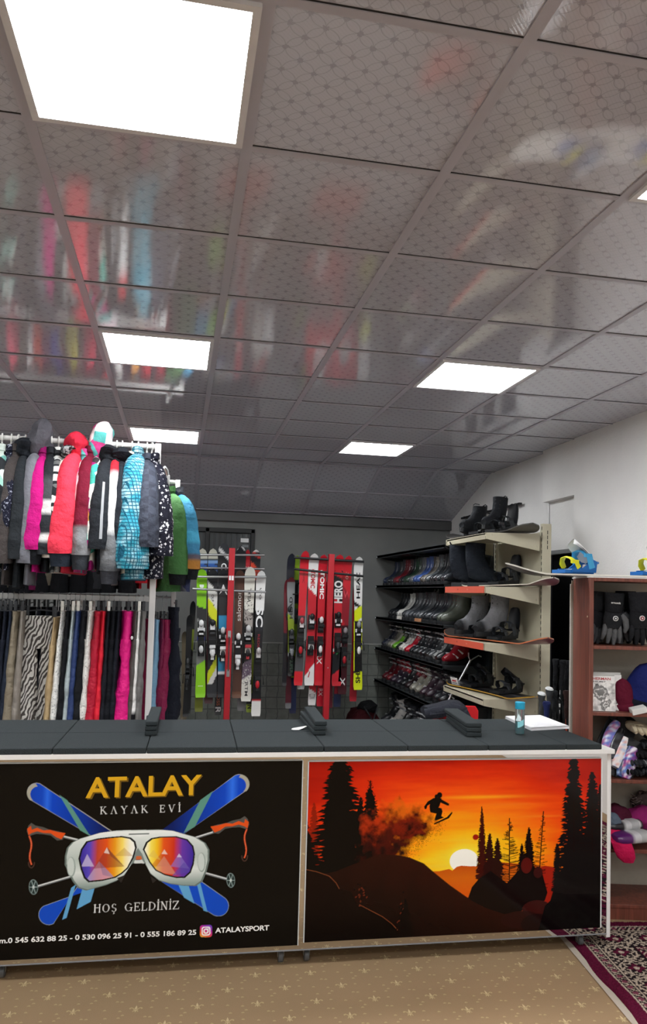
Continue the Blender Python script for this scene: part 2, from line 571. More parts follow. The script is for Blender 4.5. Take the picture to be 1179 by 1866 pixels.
p = B(); p.box(((wx0+wx1)/2, BACK+.02, (wz0+wz1)/2), (wx1-wx0-.05, .006, wz1-wz0-.05), '#2b3033'); p.obj('pane', 'gloss', wn)
bl = B()
for i in range(17):
    bl.box((wx0+.06+i*.06, BACK+.008, (wz0+wz1)/2), (.034, .012, wz1-wz0-.1), '#3c4143')
bl.obj('vertical_blind', 'plastic', wn)
lt = B(); lt.box((.72, BACK-.005, 2.165), (.09, .01, .045), '#e8eaea'); lt.box((.73, BACK-.005, 2.1), (.07, .01, .03), '#7e8486'); lt.obj('label_plate', 'paper', wn)

# persian rug on the carpet at the bookcase
def rug():
    W, D = 1.35, 2.2
    nx, ny = 330, 556
    X, Y = np.meshgrid(np.linspace(0, W, nx), np.linspace(0, D, ny))
    e = np.minimum(np.minimum(X, W-X), np.minimum(Y, D-Y))
    al = np.where(e == np.minimum(X, W-X), Y, X)            # run along the border
    cream, wine, dark, rose = [np.array(lin(c)) for c in ('#b3a392', '#56102c', '#1e1318', '#74384a')]
    C = np.zeros((ny, nx, 3)); C[:] = wine
    def put(mask, c): C[mask] = c
    def flowers(u, v, per, r1, r2):
        uu = (u % per)/per-.5; vv = v/per
        rr = np.hypot(uu, vv); th = np.arctan2(vv, uu)
        return rr, th
    def band(a, bb): return (e >= a) & (e < bb)
    put(band(.0, .055), wine)
    put(band(.055, .062), cream); put(band(.062, .105), dark)
    z = band(.066, .101); put(z & (((al/.024+(e-.083)/.03) % 1) < .45), cream); put(z & (np.hypot((al % .048)-.024, e-.083) < .012), rose)
    put(band(.105, .112), cream); put(band(.112, .27), dark)
    rr, th = flowers(al, e-.19, .15, 0, 0)
    z = band(.116, .266)
    put(z & (rr < .47) & (rr > .41), cream); put(z & (rr < .35+.06*np.cos(th*8)), cream)
    put(z & (rr < .28+.06*np.cos(th*8)), dark); put(z & (rr < .2+.05*np.cos(th*4)), wine); put(z & (rr < .09), cream)
    put(z & (rr > .46) & (np.sin(al*190)*np.sin(e*190) > .2), cream)
    put(band(.27, .277), dark); put(band(.277, .33), wine)
    z = band(.281, .326); put(z & (((al/.03-(e-.3)/.03) % 1) < .4), cream); put(z & (np.hypot((al % .06)-.03, e-.303) < .013), dark)
    put(band(.33, .338), cream)
    z = e >= .338
    cxr, cyr = W/2, D/2
    u = np.abs(X-cxr); v = np.abs(Y-cyr)
    cell = np.sin(u*62)*np.sin(v*62)+.5*np.sin(u*131+v*20)*np.sin(v*117)
    put(z & (cell > .55), dark); put(z & (cell > .72), rose); put(z & (cell > .95), cream); put(z & (cell < -.5), dark)
    put(z & (np.abs(((u+.35*v) % .22)-.11) < .008), cream)
    med = u/.34+v/.6
    put(z & (med < 1) & (med > .93), cream); zz = z & (med < .93)
    put(zz, dark); put(zz & (np.sin(u*90)*np.sin(v*80) > .3), cream); put(zz & (np.sin(u*60+v*40) > .7), wine)
    C *= (1+.18*np.random.RandomState(3).randn(ny, nx, 1)).clip(.5, 1.5)
    Z = .012+.0015*np.random.RandomState(4).randn(ny, nx)+.006*np.sin(Y*9+1)*np.exp(-X*12)
    Z[:, 0] = Z[:, -1] = Z[0] = Z[-1] = .002
    wav = .008*np.sin(Y*14)*np.exp(-X*25)
    o = grid_object('rug', X+wav, Y, Z, C, 'pile')
    o.location = (1.600, 1.45, 0); o.rotation_euler = (0, 0, R(-6.7))
    tag(o, 'wine red and cream patterned oriental rug in front of the brown bookcase', 'rug')
    return o


def grid_object(name, X, Y, Z, C, m):
    ny, nx = X.shape
    me = bpy.data.meshes.new(name)
    me.vertices.add(nx*ny)
    me.vertices.foreach_set('co', np.stack([X, Y, Z], -1).astype(np.float32).ravel())
    idx = np.arange(nx*ny).reshape(ny, nx)
    q = np.stack([idx[:-1, :-1], idx[:-1, 1:], idx[1:, 1:], idx[1:, :-1]], -1).reshape(-1)
    nf = (nx-1)*(ny-1)
    me.loops.add(nf*4); me.loops.foreach_set('vertex_index', q.astype(np.int32))
    me.polygons.add(nf); me.polygons.foreach_set('loop_start', np.arange(0, nf*4, 4, dtype=np.int32))
    me.update(calc_edges=True)
    at = me.color_attributes.new('Col', 'FLOAT_COLOR', 'POINT')
    buf = np.ones((nx*ny, 4), np.float32); buf[:, :3] = C.reshape(-1, 3)
    at.data.foreach_set('color', buf.ravel())
    me.materials.append(M[m])
    o = bpy.data.objects.new(name, me); COL.objects.link(o)
    return o


M['pile'] = mat('rug pile', None, .95, noise_amt=.1, noise_scale=300, bump=.4, bump_scale=500, spec=.1)
rug()
s_ = B()
a0, a1 = Vector((1.826, 3.55, .004)), Vector((1.576, 1.45, .004))
s_.add([a0+Vector((-.006, 0, 0)), a0+Vector((.026, 0, 0)), a1+Vector((.026, 0, 0)), a1+Vector((-.006, 0, 0))], [(0, 1, 2, 3)], '#b9aea0')
s_.obj('trim_7', 'plastic', smooth=0, kind='structure')
# ------------------------------------------------------------------ counter with mirrored front and two printed posters
CO = Vector((0.558, 3.375, 0)); CA = R(-1.26)
_cu = Vector((math.cos(CA), math.sin(CA), 0)); _cn = Vector((-math.sin(CA), math.cos(CA), 0))      # along the front / into the counter
TOPZ, MATZ = .905, .93


def front(px, py):
    """point of the counter's front plane, in the counter's own x and z"""
    d = Vector(ray(px, py)); o = Vector((0, 0, EYE))
    p = o+d*((CO-o).dot(_cn)/d.dot(_cn))
    return (p-CO).dot(_cu), p.z


def top(px, py, z=MATZ):
    p = at_z(px, py, z)-CO
    return p.dot(_cu), p.dot(_cn)


class Canvas:
    """print colours on a fine sheet, addressed in the counter's own x and z"""
    def __init__(s, x0, x1, z0, z1, step, bg):
        s.x = np.linspace(x0, x1, int((x1-x0)/step)); s.z = np.linspace(z0, z1, int((z1-z0)/step))
        s.X, s.Z = np.meshgrid(s.x, s.z)
        s.st = step
        s.C = np.zeros(s.X.shape+(3,)); s.C[:] = lin(bg)

    def mask(s, pts):
        P = np.array(pts); x0, z0 = P.min(0); x1, z1 = P.max(0)
        i0, i1 = np.searchsorted(s.x, (x0-s.st, x1+s.st)); j0, j1 = np.searchsorted(s.z, (z0-s.st, z1+s.st))
        sl = (slice(j0, j1), slice(i0, i1))
        X, Z = s.X[sl], s.Z[sl]; m = np.zeros(X.shape)
        for dx in (-.25, .25):
            for dz in (-.25, .25):
                xx, zz = X+dx*s.st, Z+dz*s.st; ins = np.zeros(X.shape, bool)
                for k in range(len(P)):
                    (ax, az), (bx, bz) = P[k-1], P[k]
                    if az != bz:
                        ins ^= ((az > zz) != (bz > zz)) & (xx < (bx-ax)*(zz-az)/(bz-az)+ax)
                m += ins*.25
        return sl, m

    def fill(s, pts, col, alpha=1.):
        sl, m = s.mask(pts)
        if m.size == 0:
            return
        c = col(s.X[sl], s.Z[sl]) if callable(col) else np.array(lin(col))
        m = (m*alpha)[..., None]
        s.C[sl] = s.C[sl]*(1-m)+c*m

    def line(s, pts, wd, col, alpha=1.):
        for (ax, az), (bx, bz) in zip(pts, pts[1:]):
            d = Vector((bx-ax, bz-az)); 
            if d.length == 0: continue
            n = Vector((-d.y, d.x)).normalized()*wd/2; e = d.normalized()*wd*.3
            s.fill([(ax+n.x-e.x, az+n.y-e.y), (bx+n.x+e.x, bz+n.y+e.y), (bx-n.x+e.x, bz-n.y+e.y), (ax-n.x-e.x, az-n.y-e.y)], col, alpha)

    def ell(s, c, a, b_, col, alpha=1., rot=0):
        q, r = math.cos(rot), math.sin(rot)
        s.fill([(c[0]+a*math.cos(t)*q-b_*math.sin(t)*r, c[1]+a*math.cos(t)*r+b_*math.sin(t)*q) for t in np.linspace(0, 2*PI, 33)[:-1]], col, alpha)


def grad(stops, f):
    """colours from a numpy scalar field: stops [(value, hex)]"""
    v = [a for a, _ in stops]; c = np.array([lin(h) for _, h in stops])
    return lambda X, Z: np.stack([np.interp(f(X, Z), v, c[:, i]) for i in range(3)], -1)


def fbm(X, Z, sx, sz, seed, octs=4):
    out = np.zeros(X.shape); amp = 1.; rs = np.random.RandomState(seed)
    for o in range(octs):
        n = rs.rand(64, 64)
        u, v = (X*sx*2**o) % 64, (Z*sz*2**o) % 64
        i, j = u.astype(int), v.astype(int); a, b_ = u-i, v-j
        a, b_ = a*a*(3-2*a), b_*b_*(3-2*b_)
        i1, j1 = (i+1) % 64, (j+1) % 64; i, j = i % 64, j % 64
        out += amp*((n[i, j]*(1-a)+n[i1, j]*a)*(1-b_)+(n[i, j1]*(1-a)+n[i1, j1]*a)*b_ - .5); amp *= .5
    return out


GLYPH = {  # simple serif capitals: thick and thin straight strokes (x0, y0, x1, y1, thickness) and arcs
 'K': [(.14, 0, .14, 1, .13), (.2, .42, .62, 1, .05), (.32, .56, .72, 0, .13), (.02, .0, .28, 0, .05), (.02, 1, .28, 1, .05), (.5, 1, .74, 1, .05), (.6, 0, .84, 0, .05)],
 'A': [(.1, 0, .38, 1, .05), (.38, 1, .7, 0, .13), (0, 0, .22, 0, .05), (.56, 0, .84, 0, .05)],
 'Y': [(.1, 1, .4, .48, .13), (.7, 1, .4, .48, .05), (.4, 0, .4, .5, .12), (0, 1, .24, 1, .05), (.58, 1, .82, 1, .05), (.27, 0, .53, 0, .05)],
 'E': [(.14, 0, .14, 1, .13), (.02, 0, .62, 0, .055), (.02, 1, .6, 1, .055), (.14, .52, .46, .52, .05), (.62, 0, .64, .22, .05), (.6, 1, .62, .8, .05), (.46, .4, .46, .64, .05)],
 'V': [(.1, 1, .4, 0, .13), (.4, 0, .7, 1, .05), (0, 1, .24, 1, .05), (.58, 1, .82, 1, .05)],
 'I': [(.14, 0, .14, 1, .13), (.02, 0, .26, 0, .05), (.02, 1, .26, 1, .05), (.14, 1.17, .14, 1.29, .13)],
 'H': [(.14, 0, .14, 1, .13), (.64, 0, .64, 1, .13), (.14, .6, .64, .6, .05), (.02, 0, .26, 0, .05), (.02, 1, .26, 1, .05), (.52, 0, .76, 0, .05), (.52, 1, .76, 1, .05)],
 'O': [('arc', .42, .5, .38, .5, 0, 360)],
 'S': [('arc', .32, .73, .24, .27, 20, 270), ('arc', .32, .25, .26, .25, -160, 90), (.34, -.02, .3, -.14, .05), ('arc', .28, -.2, .12, .08, -120, 90)],
 'G': [('arc', .44, .5, .4, .5, 40, 330), (.74, .02, .74, .42, .12), (.56, .44, .86, .44, .05)],
 'L': [(.14, 0, .14, 1, .13), (.02, 0, .6, 0, .055), (.02, 1, .28, 1, .05), (.6, 0, .63, .26, .05)],
 'D': [(.14, 0, .14, 1, .13), ('arc', .3, .5, .46, .5, -90, 90), (.02, 0, .34, 0, .05), (.02, 1, .34, 1, .05)],
 'N': [(.14, 0, .14, 1, .05), (.14, 1, .66, 0, .13), (.66, 0, .66, 1, .05), (.02, 0, .26, 0, .05), (.02, 1, .2, 1, .05), (.54, 1, .78, 1, .05)],
 'Z': [(.06, 1, .64, 1, .055), (.62, 1, .08, 0, .13), (.08, 0, .68, 0, .055), (.06, 1, .05, .78, .05), (.68, 0, .69, .24, .05)],
}
GW = {'K': .84, 'A': .84, 'Y': .82, 'E': .68, 'V': .82, 'I': .28, 'H': .78, 'O': .84, 'S': .62, 'G': .88, 'L': .66, 'D': .8, 'N': .8, 'Z': .72, ' ': .6}


def serif(cv, body, o, ux, uy, gap, col):
    """body set between o and o+ux, cap height uy"""
    tot = sum(GW[c]+gap for c in body)-gap; x = 0.
    P = lambda a, b_: (o[0]+ux[0]*a/tot+uy[0]*b_, o[1]+ux[1]*a/tot+uy[1]*b_)
    k = math.hypot(*uy)
    for ch in body:
        for g in GLYPH.get(ch, []):
            if g[0] == 'arc':
                _, cx, cy, rx, ry, a0, a1 = g
                A = np.radians(np.linspace(a0, a1, 26)); out, inn = [], []
                for t in A:
                    th = .03+.075*abs(math.cos(t))
                    out.append(P(x+cx+(rx)*math.cos(t), cy+ry*math.sin(t))); inn.append(P(x+cx+(rx-th*1.2)*math.cos(t), cy+(ry-.05)*math.sin(t)))
                for q in range(len(A)-1):
                    cv.fill([out[q], out[q+1], inn[q+1], inn[q]], col)
            else:
                x0, y0, x1, y1, th = g
                cv.line([P(x+x0, y0), P(x+x1, y1)], th*k, col)
        x += GW[ch]+gap


def poster_black():
    F = lambda x, y: front(30+x/2.62, 1380+y/2.62)
    x1, z1 = front(551, 1386); _, z0 = front(538, 1722); x0 = x1-1.34
    cv = Canvas(x0, x1, z0, z1, .0019, '#0d0b09')
    pl = lambda *p: [F(*q) for q in p]
    sc = F(1, 0)[0]-F(0, 0)[0]
    def gx(stops):                                    # gradient along the crop's x
        return grad([(F(a, 480)[0], h) for a, h in stops], lambda X, Z: X)
    def ski(top_e, bot_e, tip, ang, blue):
        pass
    tipc = [F(97+46*math.cos(t), 172+46*math.sin(t)) for t in np.linspace(R(140), R(310), 14)]
    # skis
    def band(tip, e1, e2, n1, n2, rad, a0, a1, stops):
        arc = [F(tip[0]+rad*math.cos(t), tip[1]+rad*math.sin(t)) for t in np.linspace(R(a0), R(a1), 16)]
        cv.fill(arc+[F(*n1), F(*n2)], '#b9b8b0'); 
        arc = [F(tip[0]+(rad-2)*math.cos(t), tip[1]+(rad-2)*math.sin(t)) for t in np.linspace(R(a0), R(a1), 16)]
        cv.fill(arc+[F(n1[0]-3, n1[1]+3), F(n2[0]-2, n2[1]-2)], gx(stops))
    blue_l = [(50, '#0a3fb4'), (110, '#0d45c2'), (135, '#2a6ae6'), (160, '#0b44c4'), (260, '#0b3aa8'), (400, '#0a1f63'), (560, '#081640')]
    blue_r = [(600, '#081640'), (740, '#0a1f63'), (880, '#0b3aa8'), (985, '#0d45c2'), (1020, '#2f70ea'), (1050, '#0b44c4'), (1110, '#0a3fb4')]
    band((97, 167), 0, 0, (560, 420), (470, 440), 46, 128, 292, blue_l)
    band((1063, 126), 0, 0, (690, 440), (600, 420), 46, 240, 412, blue_r)
    cv.fill(pl((205, 178), (243, 204), (352, 374), (304, 347)), '#5c9383'); cv.fill(pl((878, 203), (938, 160), (852, 330), (798, 360)), '#5c9383')
    for c, k in (((97, 170), 1), ((1066, 127), -1)):
        a = [F(c[0]+k*(-46*math.cos(t)), c[1]-46*math.sin(t)) for t in np.linspace(R(-48), R(85), 12)]
        i_ = [F(c[0]+k*(8-38*math.cos(t)), c[1]+6-38*math.sin(t)) for t in np.linspace(R(-48), R(85), 12)]
        cv.fill(a+i_[::-1], '#a9a695')
    lower_r = [F(964+50*math.cos(t), 708+50*math.sin(t)) for t in np.linspace(R(-62), R(118), 16)]
    cv.fill(pl((690, 590), (840, 560))+lower_r, '#a9b4b8'); lower_r = [F(964+48*math.cos(t), 708+48*math.sin(t)) for t in np.linspace(R(-62), R(118), 16)]
    cv.fill(pl((693, 592), (838, 562))+lower_r, '#0f4cc9')
    cv.fill(pl((770, 600), (815, 590), (850, 697), (800, 668)), '#63a7d6'); cv.fill(pl((858, 590), (876, 592), (912, 737), (893, 730)), '#63a7d6')
    lower_l = [F(155+49*math.cos(t), 750+49*math.sin(t)) for t in np.linspace(R(62), R(240), 16)]
    cv.fill(pl((300, 600), (460, 590))[::-1]+lower_l, '#a9b4b8'); lower_l = [F(155+47*math.cos(t), 750+47*math.sin(t)) for t in np.linspace(R(62), R(240), 16)]
    cv.fill(pl((302, 602), (458, 592))[::-1]+lower_l, '#0f4cc9')
    cv.fill(pl((262, 622), (284, 606), (240, 765), (219, 774)), '#63a7d6'); cv.fill(pl((322, 600), (380, 600), (355, 688), (288, 724)), '#63a7d6')
    # poles
    for a, b_ in (((215, 375), (310, 398)), ((95, 617), (255, 570)), ((960, 350), (850, 385)), ((1010, 582), (880, 546))):
        cv.line(pl(a, b_), 12*sc, '#6f7476'); cv.line(pl((a[0], a[1]-2), (b_[0], b_[1]-2)), 6*sc, '#d9dcdc')
    for k, ox in ((1, 0), (-1, 1)):
        def m(x, y): return (x, y) if k == 1 else (1160-x+1, y-32)
        cv.fill(pl(*[m(*q) for q in ((58, 325), (72, 312), (92, 325), (130, 333), (160, 345), (200, 352), (232, 362), (222, 392), (195, 396), (165, 372), (130, 366), (95, 364), (62, 374), (50, 352))]), '#54524e')
        cv.fill(pl(*[m(*q) for q in ((52, 340), (70, 325), (74, 345), (100, 335), (130, 348), (160, 345), (200, 356), (235, 361), (215, 390), (190, 380), (165, 362), (130, 360), (100, 352), (74, 360), (58, 370))]), '#e2531c')
        pts = [m(62+7*math.sin(t*.045)+t*.09, 375+t) for t in range(0, 140, 9)]
        cv.line(pl(*pts), 8*sc, '#c8401c'); cv.line(pl(*pts), 3*sc, '#ef7d52')
        ex = [m(72+14*math.cos(t), 500+26*math.sin(t)) for t in np.linspace(0, PI, 9)]; cv.line(pl(*ex), 5*sc, '#4a332c')
    for c in ((82, 618), (1023, 586)):
        cv.ell(F(*c), 22*sc, 38*sc, '#7d8f8e', rot=R(8)); cv.ell(F(*c), 19*sc, 34*sc, '#22302f', rot=R(8))
        for t in (0, 60, 120):
            cv.line(pl((c[0]-18*math.cos(R(t)), c[1]-32*math.sin(R(t))), (c[0]+18*math.cos(R(t)), c[1]+32*math.sin(R(t)))), 4*sc, '#8fa3a1')
        cv.ell(F(*c), 6*sc, 8*sc, '#c8d2d0')
    # goggles
    out = [(240, 470), (250, 430), (272, 405), (305, 388), (400, 360), (470, 350), (520, 347), (620, 346), (690, 345), (745, 350), (800, 366), (850, 380), (895, 408), (913, 440), (912, 490), (900, 540), (880, 588), (850, 609), (790, 607), (735, 600), (680, 584), (640, 552), (618, 510), (600, 460), (580, 432), (562, 465), (545, 515), (515, 560), (480, 585), (430, 605), (340, 630), (300, 618), (275, 585), (255, 540), (240, 510)]
    cv.fill(pl(*[((x-578)*1.025+578, (y-480)*1.02+482) for x, y in out]), '#6d7a74')
    fz = lambda X, Z: Z
    cv.fill(pl(*out), grad([(F(0, 630)[1], '#8fa09a'), (F(0, 560)[1], '#dfe6e2'), (F(0, 500)[1], '#b7c4be'), (F(0, 420)[1], '#d5ddd9'), (F(0, 370)[1], '#f0f4f2'), (F(0, 345)[1], '#9fb0a9')], fz))
    cv.fill(pl((540, 372), (560, 362), (610, 362), (630, 370), (590, 378)), '#eef2f0'); cv.line(pl((538, 366), (632, 364)), 6*sc, '#5f6a66')
    for c in ((262, 522), (884, 500)):
        cv.ell(F(*c), 21*sc, 50*sc, '#9aa8a2', rot=R(4)); cv.ell(F(c[0]-2, c[1]-2), 17*sc, 45*sc, '#ccd6d1', rot=R(4))
    cv.fill(pl((580, 432), (600, 460), (618, 505), (600, 500), (582, 478), (560, 500), (545, 515), (562, 465)), '#7e8a85')
    cv.fill(pl((565, 490), (600, 488), (612, 505), (560, 505)), '#d9dfdc'); cv.fill(pl((572, 470), (596, 470), (600, 486), (570, 488)), '#d06a3c')
    L = [(305, 482), (316, 440), (340, 405), (390, 392), (440, 386), (500, 381), (540, 388), (560, 405), (566, 432), (552, 478), (528, 525), (500, 550), (470, 568), (410, 582), (350, 588), (330, 570), (315, 530)]
    Rr = [(612, 440), (626, 408), (650, 390), (690, 383), (760, 381), (812, 395), (838, 425), (845, 460), (840, 505), (826, 545), (800, 568), (760, 568), (710, 556), (668, 535), (640, 498)]
    for P_, st in ((L, [(300, '#3a2a92'), (350, '#5b49c0'), (385, '#c2452f'), (430, '#e8571c'), (470, '#f0a21e'), (505, '#ffe36a'), (540, '#fffbe6'), (570, '#fff')]), (Rr, [(612, '#fffbe6'), (640, '#ffe95e'), (668, '#f7c523'), (700, '#ea5a1e'), (750, '#d2361f'), (790, '#6a3aa8'), (845, '#3b2d9c')])):
        cx = sum(p[0] for p in P_)/len(P_); cy = sum(p[1] for p in P_)/len(P_)
        cv.fill(pl(*[((x-cx)*1.07+cx, (y-cy)*1.07+cy) for x, y in P_]), '#1a1718')
        cv.fill(pl(*P_), gx(st))
        hit = [((330, 590), (395, 495), (470, 575), '#c9b8d6', .55), ((395, 495), (412, 560), (470, 575), '#7d6f9a', .5), ((310, 520), (338, 460), (372, 520), '#d8cbe6', .6), ((370, 530), (432, 428), (515, 520), '#8c2f2a', .55), ((432, 428), (450, 470), (515, 520), '#5f2a33', .5), ((432, 428), (418, 455), (445, 460), '#f1e2da', .7), ((470, 470), (515, 430), (556, 470), '#c89a4a', .5)] if P_ is L else \
              [((640, 520), (706, 438), (770, 520), '#c9432a', .5), ((706, 438), (692, 460), (722, 462), '#f3dfd2', .7), ((650, 545), (705, 470), (765, 560), '#d9a48c', .5), ((735, 520), (776, 458), (825, 530), '#8c78c8', .6), ((776, 458), (766, 475), (790, 476), '#e2d9ef', .7), ((740, 568), (800, 500), (840, 540), '#5a4aa8', .6), ((630, 470), (655, 440), (690, 490), '#e8c35c', .5)]
        for a, b_, c, col, al in hit:
            sl, mk = cv.mask(pl(*P_)); keep = cv.C[sl].copy(); cv.fill(pl(a, b_, c), col, al)
            cv.C[sl] = cv.C[sl]*mk[..., None]+(keep*(1-mk[..., None]) if True else 0)
    cv.fill(pl((480, 575), (520, 560), (500, 598)), '#2c2825'); cv.fill(pl((640, 565), (668, 585), (650, 600)), '#2c2825')
    # lettering in serif
    a, b_ = F(400, 270), F(784, 258); h = F(400, 236)
    serif(cv, 'KAYAK EVI', a, (b_[0]-a[0], b_[1]-a[1]), (h[0]-a[0], h[1]-a[1]), .42, '#e4e4e2')
    a, b_ = F(368, 740), F(776, 722); h = F(368, 702)
    serif(cv, 'HOS GELDINIZ', a, (b_[0]-a[0], b_[1]-a[1]), (0, h[1]-a[1]), .12, '#e9e9e7')
    # camera badge
    q = lambda x, y: F(876+58*x, 858-58*y+(-2*x))
    rr = []
    for cx, cy, t0 in ((.8, .8, 0), (.2, .8, 90), (.2, .2, 180), (.8, .2, 270)):
        rr += [q(cx+.2*math.cos(R(t)), cy+.2*math.sin(R(t))) for t in (t0, t0+30, t0+60, t0+90)]
    bx, bz = q(0, 0); ex, ez = q(1, 1)
    cv.fill(rr, grad([(0, '#f9c04d'), (.35, '#ee5a3a'), (.6, '#d52f7c'), (.85, '#a534b4'), (1.2, '#5b4fd0')], lambda X, Z: .45*(X-bx)/(ex-bx)+.75*(Z-bz)/(ez-bz)))
    def ring(cx, cy, r, wd, n=20):
        cv.line([q(cx+r*math.cos(t), cy+r*math.sin(t)) for t in np.linspace(0, 2*PI, n)], wd, '#fff')
    ring(.5, .5, .17, 6*sc)
    o_ = []
    for cx, cy, t0 in ((.66, .66, 0), (.34, .66, 90), (.34, .34, 180), (.66, .34, 270)):
        o_ += [q(cx+.16*math.cos(R(t)), cy+.16*math.sin(R(t))) for t in (t0, t0+30, t0+60, t0+90)]
    cv.line(o_+[o_[0]], 5.5*sc, '#fff'); cv.ell(q(.69, .69), 2.6*sc, 2.6*sc, '#fff')
    o = grid_object('poster', cv.X, np.full(cv.X.shape, -.0035), cv.Z, cv.C, 'print')
    b = B()
    def line_text(body, p0, p1, hgt, col, bold, shear=0., lift=-.0038, grow=(0, 0)):
        a, c = F(*p0), F(*p1)
        write(b, body, (a[0]+grow[0], lift, a[1]+grow[1]), (c[0]-a[0], 0, c[1]-a[1]), (0, 0, hgt*sc), col, bold, shear=shear)
    b = B(); line_text('ATALAY', (333, 196), (884, 180), 104, '#6b4d06', .03, 0, -.0037, (.003, -.003))
    line_text('ATALAY', (330, 194), (882, 178), 104, '#d9a514', .022, 0)
    b.obj('shop_name', 'gloss', o, smooth=0); b = B()
    line_text('m.0 545 632 88 25 - 0 530 096 25 91 - 0 555 186 89 25', (-82, 888), (858, 846), 27, '#f2f2f0', .028)
    b.obj('phone_numbers', 'gloss', o, smooth=0); b = B()
    line_text('ATALAYSPORT', (948, 838), (1206, 824), 27, '#f2f2f0', .028)
    b.obj('account_name', 'gloss', o, smooth=0)
    e = B(); zt = z1+.003
    e.box(((x0+x1)/2, -.003, zt), (x1-x0, .006, .004), '#b9bcbc'); e.box((x1+.002, -.003, (z0+z1)/2), (.004, .006, z1-z0), '#c9cccc')
    e.obj('edge_strip', 'plastic', o, smooth=0)
    return o


def conifer(cv, T, x, ytop, ybot, w0, w1, col, seed, lay=30, gap=.3):
    """a dense fir silhouette in photo units (T maps them to the sheet)"""
    rs = random.Random(seed)
    left, right = [], []
    for i in range(lay+1):
        t = i/lay; y = ytop+(ybot-ytop)*t; wd = w0+(w1-w0)*t**.8
        for sgn, L_ in ((-1, left), (1, right)):
            a = wd*rs.uniform(.75, 1.25)
            L_.append((x+sgn*a, y+2.2*rs.random())); L_.append((x+sgn*a*rs.uniform(gap, .75), y+(ybot-ytop)/lay*.45))
    cv.fill([T(*p) for p in [(x, ytop-4)]+right+left[::-1]], col)
    for i in range(lay*7):
        t = rs.random()**.8; wd = w0+(w1-w0)*t**.8; y = ytop+(ybot-ytop)*t; s_ = rs.choice((-1, 1)); a = wd*rs.uniform(.55, 1.35); h = .35*(ybot-ytop)/lay+.02*wd
        p0 = x+s_*a
        cv.fill([T(*p) for p in ((p0, y+h*rs.uniform(-.3, 1.6)), (p0-s_*wd*.35, y-h), (p0-s_*wd*.7, y+h*.2), (p0-s_*wd*.3, y+h))], col)


def bare(cv, T, x, ytop, ybot, wd, col, seed, n=46, th=.0028, lean=0):
    rs = random.Random(seed)
    cv.line([T(x+lean, ytop), T(x, ybot)], .005, col)
    for i in range(n):
        t = .06+.94*i/n; y = ytop+(ybot-ytop)*t; x0 = x+lean*(1-t)
        s_ = rs.choice((-1, 1)); L_ = wd*t**.7*rs.uniform(.5, 1.1)
        e = (x0+s_*L_, y-rs.uniform(0, .35)*L_)
        cv.line([T(x0, y), T(*e)], th, col)
        for q in range(4):
            u = rs.uniform(.35, 1.); bx, by = x0+(e[0]-x0)*u, y+(e[1]-y)*u
            cv.line([T(bx, by), T(bx+rs.uniform(-5, 5), by+rs.uniform(-5, 3))], th*.8, col)


